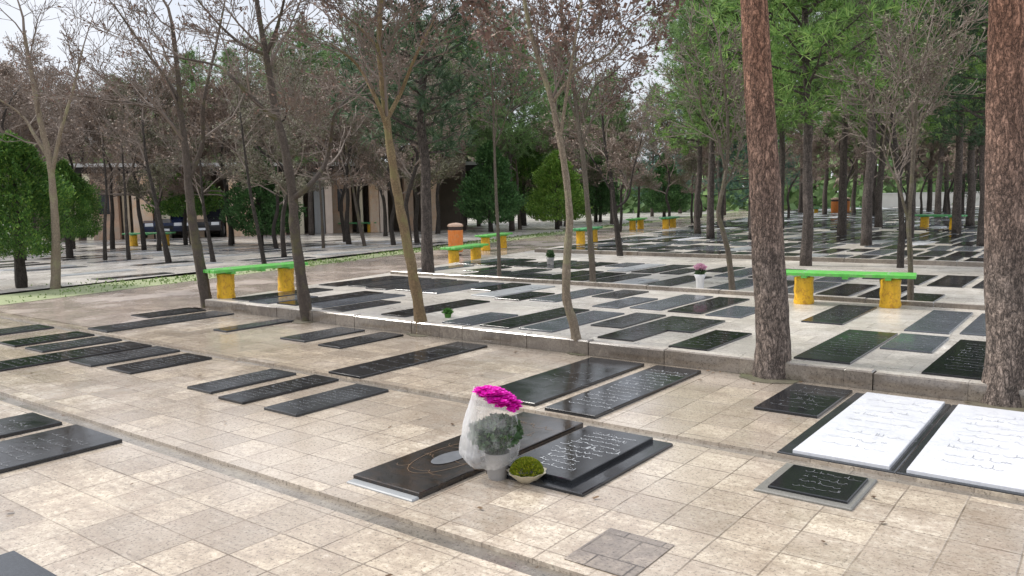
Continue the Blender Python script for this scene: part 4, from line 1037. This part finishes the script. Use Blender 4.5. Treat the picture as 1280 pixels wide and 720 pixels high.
pier(158, 181, 'brick'); pier(183, 187, 'cream_pink'); pier(190, 200, 'cream', y=.4); pier(218, 223, 'cream_pink'); pier(223, 241, 'brick'); pier(268, 306, 'brick'); pier(60, 72, 'brick_dark'); pier(85,92,'cream',y=.5)
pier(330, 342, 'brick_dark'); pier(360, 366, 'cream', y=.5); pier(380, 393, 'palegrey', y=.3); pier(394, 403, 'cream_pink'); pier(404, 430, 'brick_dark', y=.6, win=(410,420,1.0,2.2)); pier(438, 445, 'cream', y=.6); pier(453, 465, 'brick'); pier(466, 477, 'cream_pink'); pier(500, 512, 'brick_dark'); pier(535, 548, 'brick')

# parked cars ---------------------------------------------------------
def make_car(paintm):
    r = empty('parked_car', (0,0,0)); r['category'] = 'car'
    # front faces -y ; half profile along y, z
    prof = [(-2.0,.32),(-2.05,.50),(-1.98,.72),(-1.05,.90),(-.45,1.38),(.0,1.46),(.9,1.44),(1.55,1.20),(1.95,.98),(2.03,.55),(1.98,.30)]
    b = MB(); n = len(prof)
    for s in (-1, 1):
        for y, z in prof: b.v.append((s*(.84 if z < 1.0 else .84-.26*(z-1.0)/.46), y, z))
    for i in range(n-1): b.face((i, i+1, n+i+1, n+i))
    b.face(tuple(range(n-1,-1,-1))); b.face(tuple(range(n, 2*n))); b.face((0, n, 2*n-1, n-1)); b.build('body', M[paintm], r)
    w = MB(); w.poly([(-.73,-1.02,.925),(.73,-1.02,.925),(.58,-.50,1.355),(-.58,-.50,1.355)]); 
    o = w.build('windscreen', M['dark_glass'], r, (0,-.012,.012))
    for s in (-1, 1):
        w = MB(); w.poly([(s*.835,-.85,.98),(s*.835,1.5,.98),(s*.66,1.0,1.36),(s*.63,-.4,1.36)]); w.build('side_window', M['dark_glass'], r, (s*.02,0,0))
        h = MB(); h.box(-.17,.17,-.03,.03,-.07,.07,.02); h.build('headlight', M['lamp'], r, (s*.60,-2.02,.64))
        for y in (-1.3, 1.3):
            t = MB(); t.lathe([(.20,-.09),(.30,-.09),(.315,-.05),(.315,.05),(.30,.09),(.20,.09)], 20); to = t.build('wheel', M['tyre'], r, (s*.80, y, .315), smooth=True); to.rotation_euler = (0, PI/2, 0)
            q = MB(); q.lathe([(.20,.07),(.16,.085),(.05,.06),(0,.06)], 16); q.lathe([(.20,-.07),(.16,-.085),(.05,-.06),(0,-.06)], 16); q.build('rim', M['rim'], to)
    g = MB(); g.box(-.4,.4,-.02,.02,-.08,.08,.01); g.build('grille', M['tyre'], r, (0,-2.045,.50))
    g = MB(); g.box(-.24,.24,-.01,.01,-.05,.05,.004); g.build('number_plate', M['lamp'], r, (0,-2.07,.40)); return r
c1 = make_car('car_blue'); c1.location = far_pos(207, 38.6); c1.rotation_euler = (0,0,rzb+.1); c1['label'] = 'dark blue car parked inside the brick arcade, left of the two cars'
c2 = make_car('car_dark'); c2.location = far_pos(262, 39.0); c2.rotation_euler = (0,0,rzb-.08); c2['label'] = 'black car parked inside the brick arcade, half hidden by the small shrub tree'
# pale boundary wall at the far right
W0 = far_pos(1090, 72); W1 = far_pos(1330, 72); dv = W1-W0
bwl = empty('boundary_wall', W0, math.atan2(dv.y, dv.x)); tag(bwl, 'low pale boundary wall far behind the pines at the right', 'wall', kind='thing')
b = MB(); b.box(0, dv.length, -.12, .12, -.1, 1.3); b.build('wall_panel', M['pale_wall'], bwl)
b = MB(); b.box(-.05, dv.length+.05, -.17, .17, 1.302, 1.38, .01); b.build('coping', M['fascia'], bwl)
for vlist in (PB, PC, BV): pass
